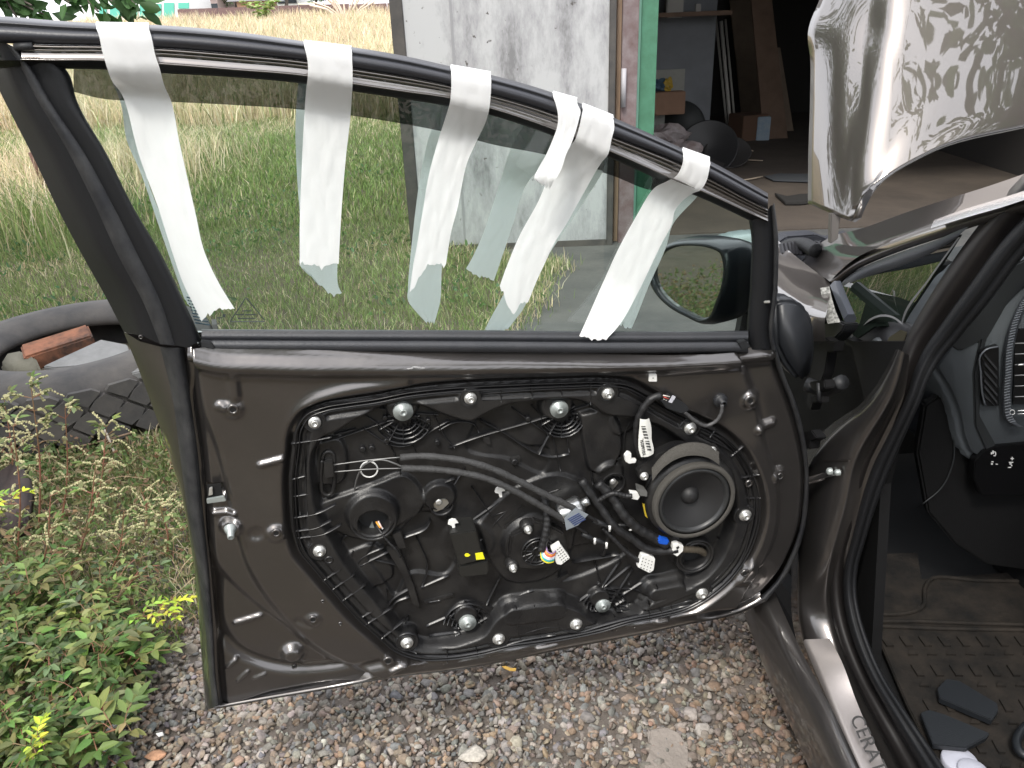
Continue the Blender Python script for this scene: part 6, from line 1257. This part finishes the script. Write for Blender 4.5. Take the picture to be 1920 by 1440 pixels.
lump('yellow_rag',(1247,286),.67,.06,(.8,.5,1.1),mat('yellow_plastic',(.45,.30,.03),.5),'yellow scrap beside the blue bag on the box','rag',3)
o=prism('floor_mat_dark',[G(x,y,.02) for x,y in [(1433,332),(1460,327),(1540,328),(1560,336),(1540,343),(1450,340)]],DZ*.01,mat('blue_grey_rag',(.05,.055,.062),.9),None,bev=.003); o.name='dark_cloth'; tag(o,'dark blue grey cloth flat on the garage floor beside the bonnet','cloth')
o=prism('dark_cloth',[G(x,y,.02) for x,y in [(1452,366),(1475,372),(1500,368),(1545,366),(1550,378),(1500,384),(1472,384)]],DZ*.02,mat('black_rag',(.018,.017,.016),.9),None,bev=.003); tag(o,'small crumpled black rag near the garage threshold','rag')
for pts,lb in [([(1366,230),(1378,262),(1392,276),(1412,283)],'thin cable curling down from the pipes'),([(1355,308),(1375,304),(1400,300),(1430,301)],'pale cable lying across the floor right of the bowl'),([(1318,280),(1312,300),(1325,325),(1350,340),(1390,338),(1430,331)],'long tan cable looping in front of the basin')]:
    o=tube('cable',[G(x,y,.03) for x,y in pts],.006,mat('tan_cable',(.30,.25,.19),.8),None,6,24); tag(o,lb,'cable')
o=tube('chain',[G(1262,300,.40),G(1272,316,.30),G(1284,330,.16)],.012,ALU,None,8,24); tag(o,'short bright chain hanging in front of the pale sack','chain')
md=o.modifiers.new('links','WAVE') if False else None
o=boxm('shelf',(Y(1290,22,8.6)[0],8.5,Y(1290,26,8.6)[2]),(.75,.25,.04),DW,None); tag(o,'dark wooden shelf high on the partition','shelf')
o=boxm('shelf_jar',(Y(1258,12,8.6)[0],8.45,Y(1255,12,8.5)[2]),(.16,.12,.20),mat('pale_jar',(.3,.29,.27),.7),None,.01); tag(o,'pale tin standing on the shelf','tin')
o=boxm('shelf_jar',(Y(1302,16,8.6)[0],8.45,Y(1302,16,8.5)[2]),(.05,.05,.08),mat('pale_jar',(.3,.29,.27),.7),None,.005); tag(o,'tiny pale pot at the right end of the shelf','pot')
# ================================================================== FAR BACKGROUND
FB=mat('brown_profiled_fence',(.14,.085,.08),.6)
fy=43.; zt=lambda x,y: Y(x,y,fy)[2]
fence=empty('fence',(-14,fy,.9)); tag(fence,'long brown sheet fence across the back of the field','fence')
def fpan(x0,x1,yt0,yt1,m_=FB,nm='fence_panel'):
    n=max(1,int((x1-x0)/34)); 
    for i in range(n):
        a=x0+(x1-x0)*i/n; b=x0+(x1-x0)*(i+1)/n; ya=yt0+(yt1-yt0)*i/n; yb=yt0+(yt1-yt0)*(i+1)/n
        A=Y(a,ya,fy); B=Y(b-1,yb,fy); prism(nm,[(A[0],fy,.6),(B[0],fy,.6),(B[0],fy,B[2]),(A[0],fy,A[2])],np.array([0,.06,0]),m_,fence)
fpan(332,560,17.5,9.5); fpan(560,655,9.5,7); fpan(655,1150,8,-8)
A=Y(560,8,fy-.2);B=Y(640,6,fy-.2); o=boxm('yellow_pipe',((A[0]+B[0])/2,fy-.2,A[2]+.02),(B[0]-A[0],.08,.06),M1('pale_yellow_pipe',(.75,.72,.5),.5)); tag(o,'thin pale yellow gas pipe along the top of the fence','pipe')
gy=62.
row=empty('garage_row',(-28,gy,1.5)); tag(row,'row of white garages with green gates in the far distance at upper left','garages')
WHT=mat('white_render',(.8,.8,.78),.8); GGT=mat('green_gate_paint',(.10,.42,.32),.6)
A=Y(150,40,gy); B=Y(356,30,gy)
prism('row_wall',[(A[0],gy,1.),(B[0],gy,1.),(B[0],gy,B[2]+2.2),(A[0],gy,A[2]+2.2)],np.array([0,5,0]),WHT,row)
for k,(a,b,t0,b0) in enumerate([(186,199,10,35),(206,222,10,33),(222,238,8,30),(242,258,10,32),(262,279,9,33),(284,302,7,34),(307,326,5,34),(334,354,5,16)]):
    P=[Y(a,b0,gy-.1),Y(b,b0,gy-.1),Y(b,t0,gy-.1),Y(a,t0,gy-.1)]; prism('garage_gate',P,np.array([0,.08,0]),GGT,row)
def house(px0,px1,ytop,ybot,yy,wallm,roofm,label,roof=6):
    a=Y(px0,ybot,yy);b=Y(px1,ybot,yy); t=Y((px0+px1)/2,ytop,yy)[2]; h=thing('house',label,'house',((a[0]+b[0])/2,yy,a[2]))
    prism('wall',[(a[0],yy,a[2]-2),(b[0],yy,a[2]-2),(b[0],yy,t),(a[0],yy,t)],np.array([0,6,0]),wallm,h)
    rz=Y(px0,ytop-roof,yy)[2]; m_=(a[0]+b[0])/2
    prism('roof',[(a[0]-.6,yy-.5,t),(b[0]+.6,yy-.5,t),(m_,yy-.5,rz+1.0)],np.array([0,7,0]),roofm,h)
    for k in range(3):
        wx=a[0]+(b[0]-a[0])*(k+.6)/3.2; boxm('window',(wx,yy-.03,t-1.1),(.8,.06,.9),mat('dark_window',(.05,.06,.07),.2),h)
house(355,410,-10,16,70,mat('pinkish_brick_wall',(.62,.50,.46),.9),mat('red_brown_roof',(.25,.12,.09),.8),'pale pink house behind the left end of the fence')
house(445,482,2,14,66,mat('orange_plaster',(.55,.34,.22),.9),mat('grey_slate_roof',(.30,.30,.32),.7),'low house with a grey roof above the fence')
house(500,560,-30,10,80,WHT,MATS['grey_slate_roof'],'white house behind the trees above the fence')
def tree(name,label,base,height,r,nl,leaf,pal,trunk=True,group=None,squash=.8,limbs=9,clump=.35,cz_=None):
    base=np.array(base,float); t=thing(name,label,'tree',tuple(base),group); bm=bmesh.new(); top=base+[0,0,height*.8]; c=base+[0,0,cz_ if cz_ else height-r*squash]
    P=crv(np.array([base,base+[.1*r,.05*r,height*.35],c]),10); sweep_bm(bm,P,np.linspace(height*.035,height*.012,10),8,False); ends=[]
    for i in range(limbs):
        a=i*2.4+rng.uniform(-.3,.3); el=rng.uniform(-.1,.9); e=c+np.array([math.cos(a)*math.cos(el),math.sin(a)*math.cos(el),math.sin(el)*squash])*r*rng.uniform(.65,.95); s=P[rng.integers(4,9)]
        q=crv(np.array([s,(s+e)/2+[0,0,.08*r],e]),8); sweep_bm(bm,q,np.linspace(height*.012,height*.003,8),6,False); ends+=[q[4],q[6],q[7]]
        for j in range(3):
            e2=q[5]+rng.normal(size=3)*r*.3; sweep_bm(bm,np.array([q[4],e2]),height*.002,4,False); ends.append(e2)
    bmobj('trunk',bm,mat('grey_bark',(.12,.10,.085),.9,bump=.6,bscale=20,bdist=.01),t,True)
    ends=np.array(ends); k=rng.integers(0,len(ends),nl); pos=ends[k]+rng.normal(size=(nl,3))*r*clump*.5*np.array([1,1,.8])
    d=rng.normal(size=(nl,3)); d[:,2]-=.3; l=leaf*rng.uniform(.6,1.3,nl); V,Fc,C_=quads_leaf(pos,d,rng.normal(size=(nl,3)),l,l*.45,cols(nl,pal,.2)); mesh('crown',V,Fc,LEAF,t,False,C_); return t
TP=[(.06,.11,.035),(.08,.14,.045),(.05,.09,.03),(.10,.15,.05)]
for i,(px,yy,h,r) in enumerate([(440,72,4.5,2.6),(500,75,5.5,3.),(535,74,5,2.6),(590,78,4.6,2.6),(625,78,5,3)]):
    p=Y(px,20,yy); tree('distant_tree','hazy green tree behind the brown fence',(p[0],yy,1.7),h,r,1400,.35,[(.20,.28,.15),(.26,.34,.19),(.16,.24,.13)],group='trees behind the brown fence')
p=Y(492,30,41); b_=weed((p[0],41,.9),1.4,7,'bright green shrub in the dry grass in front of the fence',[(.32,.42,.14),(.36,.45,.18)],.28,spread=1.0,name='shrub')
b_['category']='shrub'
p=Y(645,30,40.5); bm=bmesh.new()
for i in range(14):
    a=random.uniform(-1.2,1.2); s=np.array([p[0]+random.uniform(-.1,.1),40.5,1.0]); e=s+np.array([math.sin(a)*1.6,random.uniform(-.4,.4),math.cos(a)*1.5+.3]); sweep_bm(bm,crv(np.array([s,(s+e)/2+[.1,0,.2],e]),6),.035,4,False)
t=thing('dry_bush','bleached dry bush sticking up before the fence','bush',(p[0],40.5,.95)); bmobj('branches',bm,mat('bleached_stalks',(.62,.52,.42),.9),t)
# tree standing left of the door, its leaves hang in at the top left
NT=[(.055,.13,.035),(.07,.16,.045),(.05,.115,.04),(.09,.18,.05)]
t=tree('leafy_tree','broad leaved tree whose twigs hang in at the top left corner',(-4.5,1.3,0),6.2,2.4,15000,.15,NT,limbs=24,cz_=3.3)
V_=[];F_=[];C_=[]; bm=bmesh.new()
for a,b in [((-260,-70),(60,10)),((-100,-90),(130,5)),((0,-90),(185,22)),((-200,-20),(90,30)),((-60,-40),(40,45)),((60,-80),(215,8)),((120,-60),(262,18))]:
    s=Y(a[0],a[1],2.5); e=Y(b[0],b[1],2.45); P=crv(np.array([s,(s+e)/2+[0,0,.05],e]),14); sweep_bm(bm,P,.003,5,False); n=30
    k=rng.integers(3,14,n); pos=P[k]+rng.normal(size=(n,3))*.012; dr=(e-s)/np.linalg.norm(e-s)*.9+rng.normal(size=(n,3))*.55+[0,0,-.35]
    l=rng.uniform(.040,.072,n); V,Fc,C=quads_leaf(pos,dr,rng.normal(size=(n,3))*[1,.4,1],l,l*.48,cols(n,[(.05,.11,.035),(.06,.14,.04),(.045,.095,.035)],.15)); F_.append(Fc+sum(len(v) for v in V_)); V_.append(V); C_.append(C)
sweep_bm(bm,crv(np.array([[-4.45,1.35,2.9],[-3.2,1.9,2.6],[-2.2,2.4,2.1]]),12),np.linspace(.05,.012,12),6,False)
for q_ in ((-260,-70),(-100,-90),(0,-90),(-200,-20),(-60,-40),(60,-80),(120,-60)): sweep_bm(bm,crv(np.array([[-2.3,2.35,2.15],(np.array([-2.3,2.35,2.15])+Y(q_[0],q_[1],2.5))/2+[0,0,.06],Y(q_[0],q_[1],2.5)]),8),.006,5,False)
bmobj('hanging_twigs',bm,MATS['grey_bark'],t); mesh('hanging_leaves',np.concatenate(V_),np.concatenate(F_),LEAF,t,False,np.concatenate(C_))
# one tree mirrored in the bonnet; two unseen ones added to darken door reflections
tree('leafy_tree','leafy tree behind the photographer mirrored in the bonnet',(3.5,-2.7,0),7.4,2.3,4200,.17,NT,limbs=12,clump=.30,cz_=5.4)
tree('leafy_tree','unseen tree added behind the photographer to the left to darken reflections',(-3.6,-6.2,0),3.9,2.3,8000,.14,NT,limbs=16,cz_=2.0)
tree('leafy_tree','unseen tree added straight behind the photographer to darken reflections',(.9,-6.6,0),3.7,2.3,8000,.14,NT,limbs=16,cz_=1.9)
n=16000; P=np.column_stack([rng.uniform(-9,8,n),rng.uniform(-5.2,-4.2,n),rng.random(n)**.8*1.5]); d=rng.normal(size=(n,3)); l=rng.uniform(.06,.13,n)  # unseen leaf screen, added so the door paint reflects something dark
V,Fc,C_=quads_leaf(P,d,rng.normal(size=(n,3)),l,l*.5,cols(n,NT,.2)); o=mesh('added_hedge',V,Fc,LEAF,None,False,C_); tag(o,'unseen leaves added behind the photographer to darken reflections','added_hedge',kind='stuff')
print('OBJ',len(bpy.data.objects),'TRIS',sum(len(o.data.polygons) for o in bpy.data.objects if o.type=='MESH'))
